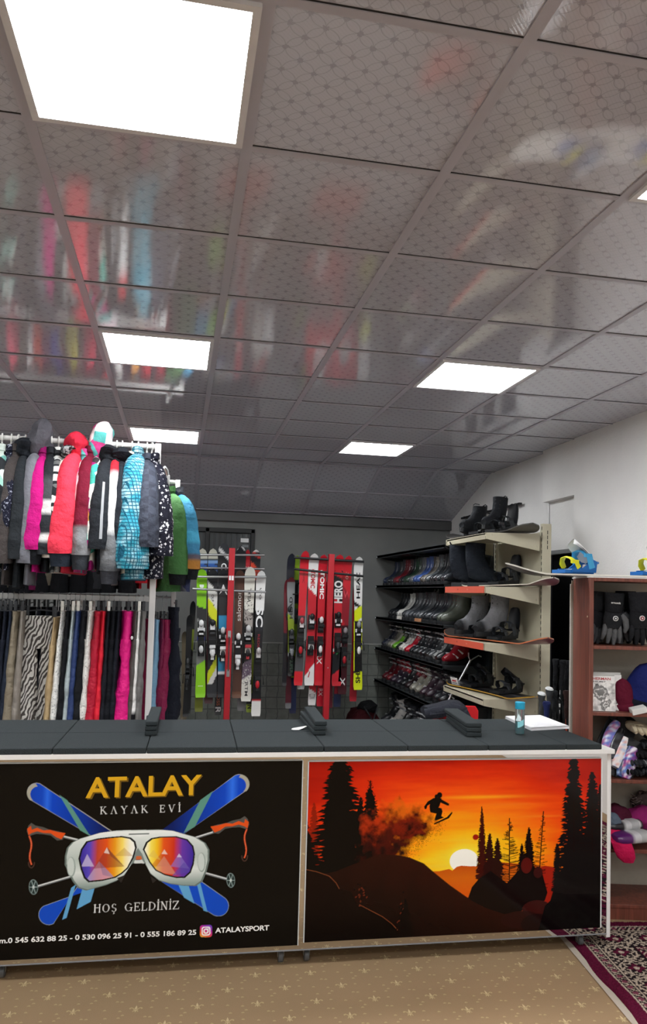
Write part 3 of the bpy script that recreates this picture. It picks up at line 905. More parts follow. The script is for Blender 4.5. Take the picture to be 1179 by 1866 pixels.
def poster_sunset():
    A = lambda x, y: front(550+x/3.93, 1380+y/3.93)
    C2 = lambda x, y: front(820+x/4.066, 1380+y/4.066)
    P = front
    x0, z1 = front(563, 1388); x1, _ = front(1095, 1388); _, z0 = front(553, 1717)
    cv = Canvas(x0, x1, z0, z1, .0019, '#b01808')
    sx, sz = P(845, 1562); k = P(846, 1562)[0]-sx
    X, Z = cv.X, cv.Z
    st = fbm(X, Z, 3.2, 26, 5, 5)
    d = np.sqrt(((X-sx)/(330*k))**2+((Z-sz)/(172*k))**2)+.16*st
    stops = [(0, '#ffe236'), (.16, '#ffcb1e'), (.32, '#ffa611'), (.48, '#fd7a10'), (.66, '#f4500e'), (.84, '#dc300b'), (1.02, '#b81b08'), (1.25, '#971207')]
    cv.C[:] = grad(stops, lambda a, b_: d)(X, Z)
    # bright streaks
    for (px, py, wd, h, col, al) in ((880, 1452, 70, 3, '#ffb31e', .7), (930, 1465, 55, 2, '#f87a20', .5), (850, 1530, 60, 3, '#ffcf30', .5), (985, 1487, 45, 2, '#f98a28', .5), (800, 1578, 40, 2.5, '#ffd23a', .7), (1000, 1560, 40, 2, '#fb7a22', .5), (905, 1500, 50, 3, '#ffa51c', .4)):
        c = P(px, py); r2 = ((X-c[0])/(wd*k))**2+((Z-c[1])/(h*k))**2
        a = (np.exp(-r2)*al)[..., None]; cv.C[:] = cv.C*(1-a)+np.array(lin(col))*a
    # sun and far mountains
    c = P(845, 1568); r2 = np.hypot(X-c[0], Z-c[1])/(25*k)
    a = np.clip(1.5-r2*.9, 0, 1)[..., None]**2; cv.C[:] = cv.C*(1-a)+np.array(lin('#fff04a'))*a
    cv.ell(c, 26*k, 20*k, '#fffdf2')
    mo = [(780, 1588), (800, 1587), (818, 1583), (824, 1586), (832, 1579), (840, 1577), (856, 1578), (868, 1578), (880, 1568), (1000, 1578), (1086, 1590), (1086, 1700), (780, 1700)]
    cv.fill([P(*p) for p in mo], grad([(P(800, 1650)[1], '#e2560f'), (P(800, 1600)[1], '#d9680f'), (P(800, 1575)[1], '#c04a0c')], lambda a_, b_: b_))
    cv.fill([P(*p) for p in [(975, 1585), (992, 1577), (1010, 1580), (1025, 1590), (1025, 1660), (975, 1660)]], '#a5200f')
    # left trees
    blk = '#0b0706'
    conifer(cv, P, 556, 1475, 1600, 2, 16, '#4a0d06', 21, 22)
    conifer(cv, P, 572, 1465, 1560, 2, 12, '#8c1c08', 22, 16)
    conifer(cv, P, 620, 1382, 1605, 14, 54, blk, 3, 34, .55)
    conifer(cv, P, 674, 1440, 1600, 6, 22, blk, 4, 22, .6); bare(cv, P, 675, 1422, 1480, 14, blk, 8, 16); conifer(cv, P, 657, 1455, 1560, 3, 14, blk, 9, 14)
    conifer(cv, P, 562, 1520, 1610, 3, 26, blk, 5, 16)
    # powder cloud behind the rider
    cc = P(722, 1505)
    def smoke(cx, cy, rx, ry, seed, lo, hi, al):
        q = P(cx, cy); n = fbm(X, Z, 26, 26, seed, 5)
        r = np.sqrt(((X-q[0])/(rx*k))**2+((Z-q[1])/(ry*k))**2)+.65*n
        a_ = np.clip((1.0-r)*2.2, 0, 1)*al
        t = np.clip(.5+1.2*fbm(X, Z, 34, 40, seed+1, 4)+(Z-q[1])/(ry*k)*.55, 0, 1)[..., None]
        c_ = np.array(lin(lo))*(1-t)+np.array(lin(hi))*t
        cv.C[:] = cv.C*(1-a_[..., None])+c_*a_[..., None]
    smoke(688, 1512, 32, 42, 31, '#3a0a06', '#b8330f', .95)
    smoke(738, 1492, 52, 34, 33, '#2a0705', '#d9620f', 1)
    smoke(745, 1512, 48, 26, 35, '#200605', '#7a1c0a', 1)
    smoke(700, 1545, 42, 36, 37, '#1c0706', '#4a1008', 1)
    rs = random.Random(5)
    for i in range(420):
        t = rs.random(); px = 735+70*t+rs.gauss(0, 6); py = 1558-58*t+rs.gauss(0, 9)
        cv.ell(P(px, py), .45*k, .45*k, '#5a1608')
    # hill
    hill = [(548, 1605), (570, 1595), (610, 1588), (690, 1556), (726, 1558), (746, 1562), (772, 1573), (788, 1587), (820, 1613), (850, 1634), (880, 1652), (918, 1664), (960, 1660), (1000, 1648), (1040, 1630), (1095, 1600), (1095, 1725), (548, 1725)]
    hg = lambda a_, b_: ((a_-P(560, 1700)[0])*.35+(b_-P(560, 1700)[1])*.9)/(130*k)+.14*fbm(a_, b_, 20, 9, 77, 4)
    cv.fill([P(*p) for p in hill], grad([(-.2, '#080403'), (.25, '#100605'), (.75, '#1e0a06'), (1.2, '#2e0f08')], hg))
    cv.fill([P(*p) for p in [(548, 1590), (575, 1588), (600, 1598), (617, 1618), (640, 1625), (650, 1650), (690, 1665), (720, 1690), (735, 1725), (548, 1725)]], grad([(0, '#080404'), (1, '#1a0906')], lambda a_, b_: (b_-z0)/(140*k)))
    for pts in ([(558, 1584), (577, 1588), (600, 1596), (612, 1608), (618, 1619)], [(655, 1648), (672, 1657), (697, 1670), (714, 1683), (724, 1694)]):
        cv.line([P(*p) for p in pts], .0022, '#8a4a2c')
    for i in range(70):
        t = rs.random()
        cx, cy, r_ = ((660, 1628, 10) if i < 28 else (733, 1670, 9))
        px, py = cx+rs.gauss(0, r_*.6), cy+rs.gauss(0, r_*2.0 if i >= 28 else r_)
        cv.ell(P(px, py), 2.0*k, 1.2*k, '#6a2a18' if rs.random() < .35 else '#120706', rot=rs.uniform(0, 3))
    conifer(cv, P, 738, 1640, 1712, 2, 16, '#0d0605', 12, 18)
    # right trees
    dk = '#140a08'
    bare(cv, C2, 233, 365, 900, 42, '#3a0f08', 41, 60); conifer(cv, C2, 236, 380, 900, 4, 42, '#3d0d06', 42, 34, .35)
    conifer(cv, C2, 292, 565, 960, 8, 62, '#2a0c08', 43, 24, .45)
    bare(cv, C2, 438, 450, 1010, 112, '#26100a', 44, 90, .0024)
    conifer(cv, C2, 582, 520, 1000, 8, 66, dk, 45, 30, .6); bare(cv, C2, 650, 400, 1000, 70, '#200d09', 46, 60, .0026, lean=40)
    conifer(cv, C2, 530, 640, 1000, 6, 50, dk, 48, 18, .5); conifer(cv, C2, 350, 600, 1010, 8, 60, '#2a0f08', 50, 22, .4)
    cv.fill([C2(*p) for p in [(130, 1045), (160, 960), (210, 900), (300, 840), (420, 930), (520, 820), (600, 800), (680, 850), (720, 1000), (700, 1060), (520, 1140), (400, 1160), (250, 1110)]], dk)
    cv.ell(C2(188, 590), 22*k/4.066, 20*k/4.066, '#a01a0c')
    for c_, a_, b_, col in (((565, 800), 42, 55, '#5a1510'), ((650, 850), 34, 40, '#3a1210'), ((640, 1120), 110, 60, '#3a1310'), ((520, 1200), 150, 60, '#2a0f0c'), ((640, 1230), 120, 70, '#1c0c0b')):
        cv.ell(C2(*c_), a_*k/4.066, b_*k/4.066, col)
    cv.fill([C2(*p) for p in [(740, 1060), (800, 860), (860, 780), (1000, 700), (1110, 560), (1130, 560), (1130, 1330), (640, 1330), (700, 1100)]], grad([(P(0, 1690)[1], '#0b0808'), (P(0, 1600)[1], '#191413')], lambda a_, b_: b_))
    for (px, yt, yb, w0, w1, sd) in ((915, 0, 1000, 24, 128, 51), (1052, 110, 1000, 14, 130, 52), (1112, 200, 900, 10, 60, 53), (792, 640, 1000, 10, 40, 54)):
        conifer(cv, C2, px, yt, yb, w0, w1, '#151110', sd, 40, .5)
        bare(cv, C2, px, yt+20, yb-300, w1*.75, '#1a0d0a', sd+10, 50, .0024)
    # rider
    bk = '#0a0605'
    for poly in ([(925, 305), (955, 285), (1000, 292), (985, 345), (972, 368), (918, 388), (912, 350), (918, 325)], [(945, 288), (900, 315), (874, 352), (878, 370), (891, 368), (897, 346), (935, 322)],
                 [(985, 292), (1052, 330), (1053, 345), (1038, 343), (985, 320)], [(914, 368), (965, 355), (1000, 364), (1006, 386), (998, 420), (1018, 430), (958, 452), (948, 446), (962, 402), (920, 393)],
                 [(943, 472), (1038, 426), (1073, 388), (1077, 398), (1052, 435), (948, 480)]):
        cv.fill([A(*p) for p in poly], bk)
    cv.ell(A(985, 270), 19*k/3.93, 20*k/3.93, bk); cv.ell(A(962, 280), 13*k/3.93, 15*k/3.93, bk)
    o = grid_object('poster', cv.X, np.full(cv.X.shape, -.0035), cv.Z, cv.C, 'print')
    e = B(); zt = z1+.003
    e.box(((x0+x1)/2, -.003, zt), (x1-x0, .006, .005), '#c9cccc'); e.box((x1+.002, -.003, (z0+z1)/2), (.005, .006, z1-z0), '#e4e6e6'); e.box((x0-.002, -.003, (z0+z1)/2), (.004, .006, z1-z0), '#c9cccc')
    e.obj('edge_strip', 'plastic', o, smooth=0)
    return o


def counter():
    t = thing('shop_counter', 'long shop counter on castors with mirrored front carrying two posters', 'counter', CO, CA)
    xr = front(1114, 1385)[0]; xl = -2.4; dep = .70
    xm = front(1107, 1385)[0]
    b = B(); b.box(((xl+xr)/2, dep/2-.012, TOPZ-.0105), (xr-xl+.006, dep+.03, .021), '#e6e4e2'); b.obj('top_board', 'white_paint', t, bevel=.002)
    b = B(); b.box(((xl+xm)/2, .004, (TOPZ-.021+.07)/2), (xm-xl, .006, TOPZ-.021-.07), '#fff'); b.obj('mirror_panel', 'mirror', t, smooth=0)
    b = B(); b.box(((xl+xm)/2, .018, (TOPZ-.021+.075)/2), (xm-xl, .018, TOPZ-.021-.08), '#8a8a88'); b.box(((xl+xr)/2, dep-.02, .48), (xr-xl-.04, .018, .81), '#d8d6d3'); b.obj('carcass_panel', 'white_paint', t, smooth=0)
    b = B(); b.box(((xm+xr)/2, dep/2, (TOPZ-.021+.055)/2), (xr-xm, dep, TOPZ-.021-.055), '#e6e4e2'); b.obj('end_panel', 'white_paint', t, bevel=.002)
    b = B(); b.box(((xl+xr)/2, dep/2+.02, .085), (xr-xl-.06, dep-.06, .02), '#2a2826'); b.obj('base_board', 'white_paint', t, smooth=0)
    b = B(); b.box(((xl+xm)/2, .002, .0715), (xm-xl, .010, .003), '#77777a'); b.obj('bottom_trim', 'plastic', t, smooth=0)
    p = poster_black(); p.parent = t
    p = poster_sunset(); p.parent = t
    for x in (front(514, 1745)[0], front(562, 1743)[0], -1.2, xr-.12):
        for y in (.06, dep-.08):
            c = B(); c.box((x, y, .064), (.03, .05, .012), '#6d6f70')
            for s in (-1, 1):
                c.box((x+s*.013, y, .045), (.003, .022, .04), '#8b8d8e')
            k = c.obj('castor', 'steel', t, bevel=.001)
            wv = B(); mx = Matrix.Translation((x, y, .0245)) @ Matrix.Rotation(R(90), 4, 'Y')
            wv.lathe([(.012, -.011), (.021, -.011), (.0245, -.008), (.0245, .008), (.021, .011), (.012, .011)], '#5a5c5e', 20, (0, 0, 0), mx)
            wv.obj('wheel', 'plastic', k)
    return t


counter_top = counter()


def on_counter(px, py, z=MATZ):
    return at_z(px, py, z)


# rubber mat tiles on the counter
def mats():
    xs = [top(px, 1362)[0] for px in (97, 272, 437, 592, 748)]
    pitch = (xs[-1]-xs[0])/4
    xr = top(1114, 1362)[0]
    edges = [xs[0]+pitch*i for i in range(-5, 7)]
    edges = [e for e in edges if e < xr-.1]+[xr]
    y0 = -.03; rows = [(y0, y0+.362), (y0+.362, y0+.72)]
    n = 0
    for r, (a, c) in enumerate(rows):
        for i in range(len(edges)-1):
            e0, e1 = edges[i], edges[i+1]
            b = B(); b.box(((e1-e0)/2, (c-a)/2, (MATZ-TOPZ)/2), (e1-e0-.003, c-a-.003, MATZ-TOPZ), '#32383a')
            p = CO+_cu*e0+_cn*a+Vector((0, 0, TOPZ))
            o = b.obj('rubber_tile', 'rubber', None, bevel=.004)
            o.location = p; o.rotation_euler = (0, 0, CA)
            k = len(edges)-1-i
            tag(o, f'black rubber mat tile on the counter, {ORD[k-1]} from the bookcase end of the {"front" if r == 0 else "back"} row', 'rubber tile', 'rubber tiles covering the counter')
    return edges


mats()


def strips():
    """three stacks of three thick rubber strips"""
    data = [('left', (264, 1341), (287, 1341), (270, 1302), .05), ('middle', (572, 1339), (594, 1339), (552, 1306), .05), ('right', (848, 1343), (879, 1343), (813, 1308), .05)]
    spec = [('under the hanging trousers', on_counter(275, 1341), on_counter(281, 1311), .052), ('in front of the ski racks', on_counter(583, 1340), on_counter(560, 1310), .058), ('beside the notepad', on_counter(864, 1343), on_counter(824, 1313), .075)]
    for nm, a, c, wd in spec:
        d = c-a; L = d.length; ang = math.atan2(d.y, d.x)-PI/2
        for i, q in enumerate(('lowest', 'middle', 'topmost')):
            h = .0215
            b = B(); b.box((0, L/2, h/2), (wd, L, h-.001), '#32383a')
            o = b.obj('rubber_strip', 'rubber', None, bevel=.005)
            o.location = a+Vector((random.uniform(-.003, .003), random.uniform(-.004, .004), i*h)); o.rotation_euler = (0, 0, ang+R(random.uniform(-1.5, 1.5)))
            tag(o, f'{q} black rubber strip of the stack {nm} on the counter', 'rubber strip', 'rubber strips stacked on the counter')


strips()


def counter_things():
    # paper tag
    t = B(); a = on_counter(543, 1329)
    pts = [(-.034, -.008), (-.028, -.018), (0, -.02), (.02, -.012), (.045, .004), (.04, .012), (.01, .012), (-.025, .01)]
    t.loft([[(x, y*1.5, .002+.25*max(0, x)) for x, y in pts], [(x, y*1.5, .003+.25*max(0, x)) for x, y in pts]], '#e9e9e6')
    o = t.obj('paper_tag', 'paper', None); o.location = a; tag(o, 'small white paper tag lying next to a rubber strip stack on the counter', 'tag')
    # spiral notepad
    c0, c1, c2, c3 = on_counter(921, 1310), on_counter(985, 1308), on_counter(1037, 1328), on_counter(968, 1332)
    n = thing('notepad', 'open white spiral notepad with handwriting lying at the end of the counter', 'notepad', (c0+c1+c2+c3)/4)
    q = [p-n.location for p in (c0, c1, c2, c3)]
    b = B(); b.loft([[(p.x, p.y, .0005) for p in q], [(p.x, p.y, .012) for p in q]], '#e4e4e6')
    b.obj('page_block', 'paper', n, smooth=0)
    s = B()
    for i in range(7):
        s.add([(p.x*(1-i*.006)+random.uniform(-.003, .003), p.y*(1-i*.004), .0125+i*.0006) for p in q], [(0, 3, 2, 1)], '#f1f1f3')
    for i in range(16):
        t_ = .08+.055*i
        a_, c_ = q[0].lerp(q[1], .12), q[0].lerp(q[1], .88); d_ = q[3]-q[0]
        p0, p1 = a_+d_*t_, c_+d_*t_
        x0 = random.uniform(0, .1); x1 = random.uniform(.5, 1)
        v = [p0.lerp(p1, x0), p0.lerp(p1, x1)]
        w_ = d_.normalized()*.0018
        s.add([(v[0].x, v[0].y, .0172), (v[1].x, v[1].y, .0172), (v[1].x+w_.x, v[1].y+w_.y, .0172), (v[0].x+w_.x, v[0].y+w_.y, .0172)], [(0, 1, 2, 3)], '#b3b6c6')
    s.obj('page', 'paper', n, smooth=0)
    sp = B(); 
    for i in range(24):
        p = q[0].lerp(q[1], .03+.94*i/23)
        sp.tube([(p.x+.006*math.cos(k), p.y+.006*math.sin(k)*.8, .009+.008*math.sin(k)) for k in np.linspace(0, PI*1.8, 8)], .0011, '#4a4d52', 5)
    sp.obj('spiral_wire', 'plastic', n)
    # bottle
    m = mat('clear plastic', '#d6e6e6', .08, noise_amt=0, trans=.9); liq = mat('blue green liquid', '#1f8c98', .05, noise_amt=0, trans=.55)
    p = on_counter(947, 1338)
    b_ = thing('spray_bottle', 'slim clear bottle half full of teal liquid with blue cap on the counter', 'bottle', p)
    h = (1.0)*(1338-1276)/FPX*p.y
    r = 9.2/FPX*p.y
    k = B(); k.lathe([(r*.8, 0), (r, .004), (r, h*.78), (r*.85, h*.8)], '#d6e6e6', 24); k.obj('bottle_body', m, b_)
    k = B(); k.lathe([(r*.75, .003), (r*.92, .006), (r*.92, h*.4), (r*.5, h*.402)], '#1f8c98', 24); k.obj('liquid', liq, b_)
    k = B(); k.lathe([(r*1.0, h*.785), (r*1.04, h*.8), (r*1.04, h*.985), (r*.9, h)], '#29a3c8', 24); k.obj('cap', 'plastic', b_)
    k = B(); k.loft([[(r*1.01*math.sin(a), -r*1.01*math.cos(a), z0 if a < -.6 else z0+.012*(a+.6)) for a in np.linspace(-.9, .5, 8)] for z0 in (h*.22, h*.40)], '#8fd6de', cap=False, closed=False); k.obj('sticker', 'paper', b_)


counter_things()
# ------------------------------------------------------------------ garment racks
Y1, Y2 = 5.1, 6.73
RZ, LZ = 2.49, 1.52


def rack(label, y, x0, x1, col, m, low_r):
    t = thing('garment_rack', label, 'clothes rack', ((x0+x1)/2, y, 0))
    for x in (x0, x1):
        b = B(); b.box((x-t.location.x, 0, 1.255), (.038, .038, 2.51), col); b.obj('post', m, t, bevel=.003)
    w = x1-x0
    b = B(); b.tube([(-w/2, 0, RZ), (w/2, 0, RZ)], .0165, '#d6d5d0', 12, (0, 1, 0)); b.obj('top_rail', m, t)
    b = B(); 
    if low_r > .02:
        b.box((0, 0, LZ), (w-.038, .03, .034), '#a9aaab')
    else:
        b.tube([(-w/2, 0, LZ), (w/2, 0, LZ)], low_r, '#a9aaab', 10, (0, 1, 0))
    b.obj('lower_rail', 'grey_tube', t, bevel=.002 if low_r > .02 else 0)
    for x in (-w/2, w/2):
        b = B(); b.box((x, 0, .02), (.05, .55, .04), col); b.obj('foot', m, t, bevel=.003)
    return t


r1 = rack('tall white two-tier clothes rack carrying the front row of jackets and trousers', Y1, -2.3, -.158, '#cfcfcb', 'white_paint', .03)
r2 = rack('second clothes rack standing behind the front one, green jacket at its end', Y2, -2.3, -.035, '#d4d4d0', 'white_paint', .009)
p = at_y(304, 872, 6.3)
b = B(); b.box((0, 0, .25), (.03, .03, .5), '#9d9d9a'); b.box((-.035, 0, .40), (.1, .012, .012), '#9d9d9a'); b.box((-.0, 0, .47), (.034, .034, .08), '#8b8b88')
b.tube([(0, 0, .5), (-.01, -.02, .55), (-.03, -.05, .57)], .014, '#2a2a2a', 8)
o = b.obj('rail_bracket', 'grey_tube', r2, bevel=.002); o.location = (p.x-r2.location.x, 6.70-Y2, 2.03)


def fabric(name, build, rough=.8, bump=.75):
    m = bpy.data.materials.new(name); g = NT(m)
    g.link(build(g), g.p.inputs['Base Color'])
    g.p.inputs['Roughness'].default_value = rough
    g.bump(g.noise(g.coord(), 14, 4), bump, .035)
    g.p.inputs['Specular IOR Level'].default_value = .25
    M[name] = m


def _grid(g):
    co = g.coord((1, 1, 1)); sep = g.new('ShaderNodeSeparateXYZ'); g.link(co, sep.inputs[0])
    nz = g.noise(co, 20, 2)
    a = g.math('ABSOLUTE', g.math('SINE', g.math('MULTIPLY', g.math('ADD', g.math('ADD', sep.outputs[0], sep.outputs[1]), g.math('MULTIPLY', nz, .012)), 150)))
    b = g.math('ABSOLUTE', g.math('SINE', g.math('MULTIPLY', g.math('ADD', sep.outputs[2], g.math('MULTIPLY', nz, .012)), 150)))
    f = g.math('MULTIPLY', g.math('GREATER_THAN', a, .38), g.math('GREATER_THAN', b, .38))
    big = g.noise(co, 16, 3)
    light = g.mix(g.ramp(big, [(.46, (0, 0, 0)), (.78, (1, 1, 1))]), lin('#3a9db4'), lin('#cfe6ea'))
    return g.mix(f, lin('#12566e'), light)


def _floral(g):
    co = g.coord(); v = g.new('ShaderNodeTexVoronoi'); v.inputs['Scale'].default_value = 42; v.distance = 'MINKOWSKI'; v.inputs['Exponent'].default_value = .6
    g.link(co, v.inputs['Vector'])
    return g.mix(g.math('LESS_THAN', g.math('ADD', v.outputs['Distance'], g.math('MULTIPLY', g.noise(co, 14, 2), .9)), 1.22), lin('#171725'), lin('#dcdce0'))


def _plaid(g):
    co = g.coord((1, 1, 1), (R(35), 0, 0)); sep = g.new('ShaderNodeSeparateXYZ'); g.link(co, sep.inputs[0])
    a = g.math('GREATER_THAN', g.math('SINE', g.math('MULTIPLY', sep.outputs[1], 110)), .55)
    b = g.math('GREATER_THAN', g.math('SINE', g.math('MULTIPLY', sep.outputs[2], 95)), .55)
    c = g.math('GREATER_THAN', g.math('SINE', g.math('MULTIPLY', sep.outputs[2], 31)), .5)
    return g.mix(g.math('MAXIMUM', g.math('MAXIMUM', a, b), g.math('MULTIPLY', c, .8)), lin('#d8dbd8'), lin('#23282b'))


def _zebra(g):
    co = g.coord((1, 1, .55), (R(52), 0, 0)); w = g.new('ShaderNodeTexWave'); w.inputs['Scale'].default_value = 17; w.inputs['Distortion'].default_value = 10
    w.inputs['Detail'].default_value = 2; w.inputs['Detail Scale'].default_value = 1.1; w.bands_direction = 'Z'
    g.link(co, w.inputs['Vector'])
    return g.mix(g.math('GREATER_THAN', w.outputs['Fac'], .5), lin('#e4e2dd'), lin('#55504d'))


def _spots(cs, scale=16):
    def f(g):
        co = g.coord(); v = g.new('ShaderNodeTexVoronoi'); v.inputs['Scale'].default_value = scale; g.link(co, v.inputs['Vector'])
        sep = g.new('ShaderNodeSeparateXYZ'); g.link(v.outputs['Color'], sep.inputs[0])
        n = len(cs)
        return g.ramp(sep.outputs[0], [(i/n, lin(c)) for i, c in enumerate(cs)], 'CONSTANT')
    return f


def _tweed(g):
    co = g.coord(); return g.mix(g.noise(co, 260, 2), lin('#2b2727'), lin('#57504e'))


def _quilt(g):
    co = g.coord((1, 1, 1), (R(45), 0, 0)); c = g.new('ShaderNodeTexChecker'); c.inputs['Scale'].default_value = 22; g.link(co, c.inputs['Vector'])
    c.inputs[1].default_value = (*lin('#3d414e'), 1); c.inputs[2].default_value = (*lin('#4a4f5d'), 1)
    return g.mix(g.math('MULTIPLY', g.noise(co, 90, 3), .5), c.outputs[0], lin('#2c2f39'))


def _speck(a, b, sc=90, th=.44):
    def f(g):
        co = g.coord(); return g.mix(g.math('LESS_THAN', g.noise(co, sc, 3, .7), th), lin(a), lin(b))
    return f


for nm, fn in (('teal_grid', _grid), ('floral', _floral), ('plaid', _plaid), ('zebra', _zebra), ('tweed', _tweed), ('quilt', _quilt),
               ('mint_camo', _spots(['#9fd0c4', '#1f2226', '#d9e6df', '#79b9ad', '#2b2f33'], 11)),
               ('pastel', _spots(['#e9e4e6', '#d9478e', '#5ec0bb', '#f3d6df', '#c7e0dc'], 14)),
               ('geo', _spots(['#eee9df', '#d79a45', '#a61f73', '#f2efe9', '#46b6a4', '#3a3335'], 13)),
               ('navy_print', _speck('#15172a', '#9ea3b3', 60, .40)), ('silver', _speck('#9da2a3', '#222527', 45, .5)), ('white_dot', _speck('#dfddd8', '#6e6a66', 110, .38)),
               ('white_flower', _speck('#e6e6e2', '#a8aaa8', 70, .42)), ('multi', _spots(['#4d8fb0', '#3a3b52', '#a9773e', '#2f6f92', '#5d4a4a', '#4d8fb0'], 7))):
    fabric(nm, fn)
fabric('blue_multi', _spots(['#3f8fb5', '#2d3350', '#55575f', '#4aa2c4', '#b07a38'], 7))


def wrinkle(p, s, k):
    return noise.noise(Vector((p[0]*s[0], p[1]*s[1], p[2]*s[2]))+Vector((k*7.3, k*2.1, 0)))


def hanger(x, y, z, top, rz, label, group, kind='jacket', col='#e9e8e4', span=.12):
    """hook over the rail and the bar below it; the thing's base sits under the bar"""
    t = thing('clothes_hanger', label, 'hanger', (x, y, z-.105), rz, group)
    b = B(); zr = .105
    pts = [(0, .0, .02), (0, 0, zr-.035)]+[(0, .024*math.sin(a), zr+.0-.024*math.cos(a)) for a in np.linspace(R(-10), R(-285), 12)]
    b.tube(pts, .0052 if kind == 'jacket' else .0022, col, 8)
    b.obj('hook', 'plastic', t)
    b = B()
    b.tube([(0, -span, -.065), (0, -span*.6, -.04), (0, -span*.2, -.01), (0, 0, .0), (0, span*.2, -.01), (0, span*.6, -.04), (0, span, -.065)], [(.006, .008), (.008, .011), (.008, .011), (.009, .012), (.008, .011), (.008, .011), (.006, .008)], col, 8)
    b.obj('hanger_bar', 'plastic', t)
    return t


def jacket(label, px, py, y, sleeve_px, sleeve_py, colour, L=.70, T=.026, W=.24, hood=None, collar=None, mat_='cloth', sleeve=None, sleeve_mat=None, cuff=None, sr=.062, drop=.02, group=None, far=True, hook=True, hang_label=None, rzx=None):
    """px, py: where its hook meets the rail; sleeve_px, sleeve_py: where the near cuff ends"""
    rail = at_y(px, py, y); x, z = rail.x, RZ
    end = at_y(sleeve_px, sleeve_py, y-.24)
    dx = end.x-x
    rz = math.atan2(-dx*-1, .30) if False else -math.atan2(-dx, .27)
    rz = max(R(-38), min(R(20), rz)) if rzx is None else R(rzx)
    zsh = z-.10-drop                                        # shoulder height
    base = zsh-L
    t = thing('ski_jacket', label, 'jacket', (x, y, base), rz, group)
    k = random.random()*40
    cf = colour if callable(colour) else (lambda u: colour)
    n, m = 26, 15
    rings = []
    for i in range(m+1):
        u = i/m; zz = u*L
        if u < .74: w_ = W*(1.0-.06*u); th = T*(1.08-.12*u)
        else:
            s_ = (u-.74)/.26; w_ = W*(.955-.66*s_**1.6); th = T*(.99-.25*s_)
        ring = []
        for j in range(n):
            a = 2*PI*j/n; c, s = math.cos(a), math.sin(a)
            xx = th*math.copysign(abs(c)**.75, c); yy = w_*math.copysign(abs(s)**.9, s)
            d = 1+.30*wrinkle((xx, yy, zz), (9, 8, 4), k)+.14*wrinkle((xx, yy, zz), (20, 20, 18), k)
            ring.append((xx*d, yy*(1+.05*wrinkle((xx, yy, zz), (3, 5, 8), k+3)), zz+(.014*wrinkle((xx, yy, 0), (8, 8, 1), k) if i < 2 else 0)))
        rings.append(ring)
    b = B(); b.loft(rings, lambda i, j: cf(i/m)); b.obj('torso', mat_, t, 60)
    zs = L*.90
    sl = zs-(end.z-base)
    sc_ = sleeve if callable(sleeve) else (lambda u: sleeve) if sleeve else cf
    for sd in ((-1, 1) if far else (-1,)):
        S = sl if sd < 0 else min(sl, .55)
        zb = zs-S
        key = [(0, .055, L*.985, .38), (.05, W*.38, L*.955, .58), (.11, W*.66, L*.90, .72), (.18, W*.86, L*.80, .80), (.30, W*.98, L*.80*.78+zb*.22, .88), (.6, W*1.08, L*.80*.40+zb*.60, .98), (.86, W*1.12, L*.80*.13+zb*.87, 1.03), (1.0, W*1.10, zb, 1.0)]
        q = 22; rings = []; P_ = []
        for i in range(q+1):
            u = i/q
            P_.append([float(np.interp(u, [a[0] for a in key], [a[c] for a in key])) for c in (1, 2, 3)])
        for i in range(q+1):
            u = i/q; y_, z_, rr = P_[i]; a0, a1 = P_[max(0, i-1)], P_[min(q, i+1)]
            ty, tz = a1[0]-a0[0], a1[1]-a0[1]; ln = math.hypot(ty, tz); ty, tz = ty/ln, tz/ln
            r = sr*rr; ring = []
            for j in range(16):
                a = 2*PI*j/16
                d = 1+.15*wrinkle((math.cos(a), math.sin(a), z_), (1.2, 1.2, 3.5), k+sd)+.10*wrinkle((math.cos(a), math.sin(a), z_), (1.6, 1.6, 17), k+sd+5)
                o1, o2 = r*.95*math.cos(a)*d, r*1.02*math.sin(a)*d
                ring.append((o1, sd*(y_+o2*-tz), z_+o2*ty))
            rings.append(ring if sd > 0 else ring[::-1])
        b = B(); b.loft(rings, lambda i, j: sc_(1-max(0, (i/q-.12)/.88))); so = b.obj('sleeve', sleeve_mat or mat_, t, 60)
        if cuff and sd < 0:
            e = rings[-1]; cx = sum(p[0] for p in e)/16; cy = sum(p[1] for p in e)/16; cz = sum(p[2] for p in e)/16
            b = B(); b.loft([[(cx+(p[0]-cx)*s_, cy+(p[1]-cy)*s_, cz+dz+(p[2]-cz)*.3) for p in e] for s_, dz in ((.9, .01), (.84, -.03), (.72, -cuff[1]))], cuff[0]); b.obj('cuff', 'cloth', so, 60)
    if hood:
        b = B(); rings = []
        hh, lean, hc, hm = hood
        H2 = .085+hh*.55
        for i in range(12):
            u = i/11; a0 = -1.15+2.6*u; rad = math.cos(a0)
            ring = []
            for j in range(18):
                a = 2*PI*j/18
                d = 1+.48*wrinkle((math.cos(a), math.sin(a), u*3), (1.5, 1.5, 1.6), k+8)
                ring.append(((.066+.012*hh*5)*rad*d*math.cos(a)+lean*u, .10*rad*d*math.sin(a)-.035*u-.01, L*.985+H2*(.55+math.sin(a0)*.75)-.025*math.sin(a)*rad))
            rings.append(ring)
        b.loft(rings, hc or cf(1)); b.obj('hood', hm or mat_, t, 60)
    else:
        cc = collar or cf(1)
        b = B(); rings = []
        for i, (zz, r) in enumerate(((L*.93, .085), (L*1.0, .070), (L*1.05, .066), (L*1.075, .058), (L*1.02, .048))):
            rings.append([(r*.62*math.cos(2*PI*j/14), r*1.1*math.sin(2*PI*j/14)-.012*i, zz-.015*math.sin(2*PI*j/14)) for j in range(14)])
        b.loft(rings, cc); b.obj('collar', mat_, t, 60)
    if hook:
        hanger(x, y, RZ, zsh, rz, hang_label, 'white hangers on the top rail')
    return t


def two(a, b_, at):
    return lambda u: a if u > at else b_


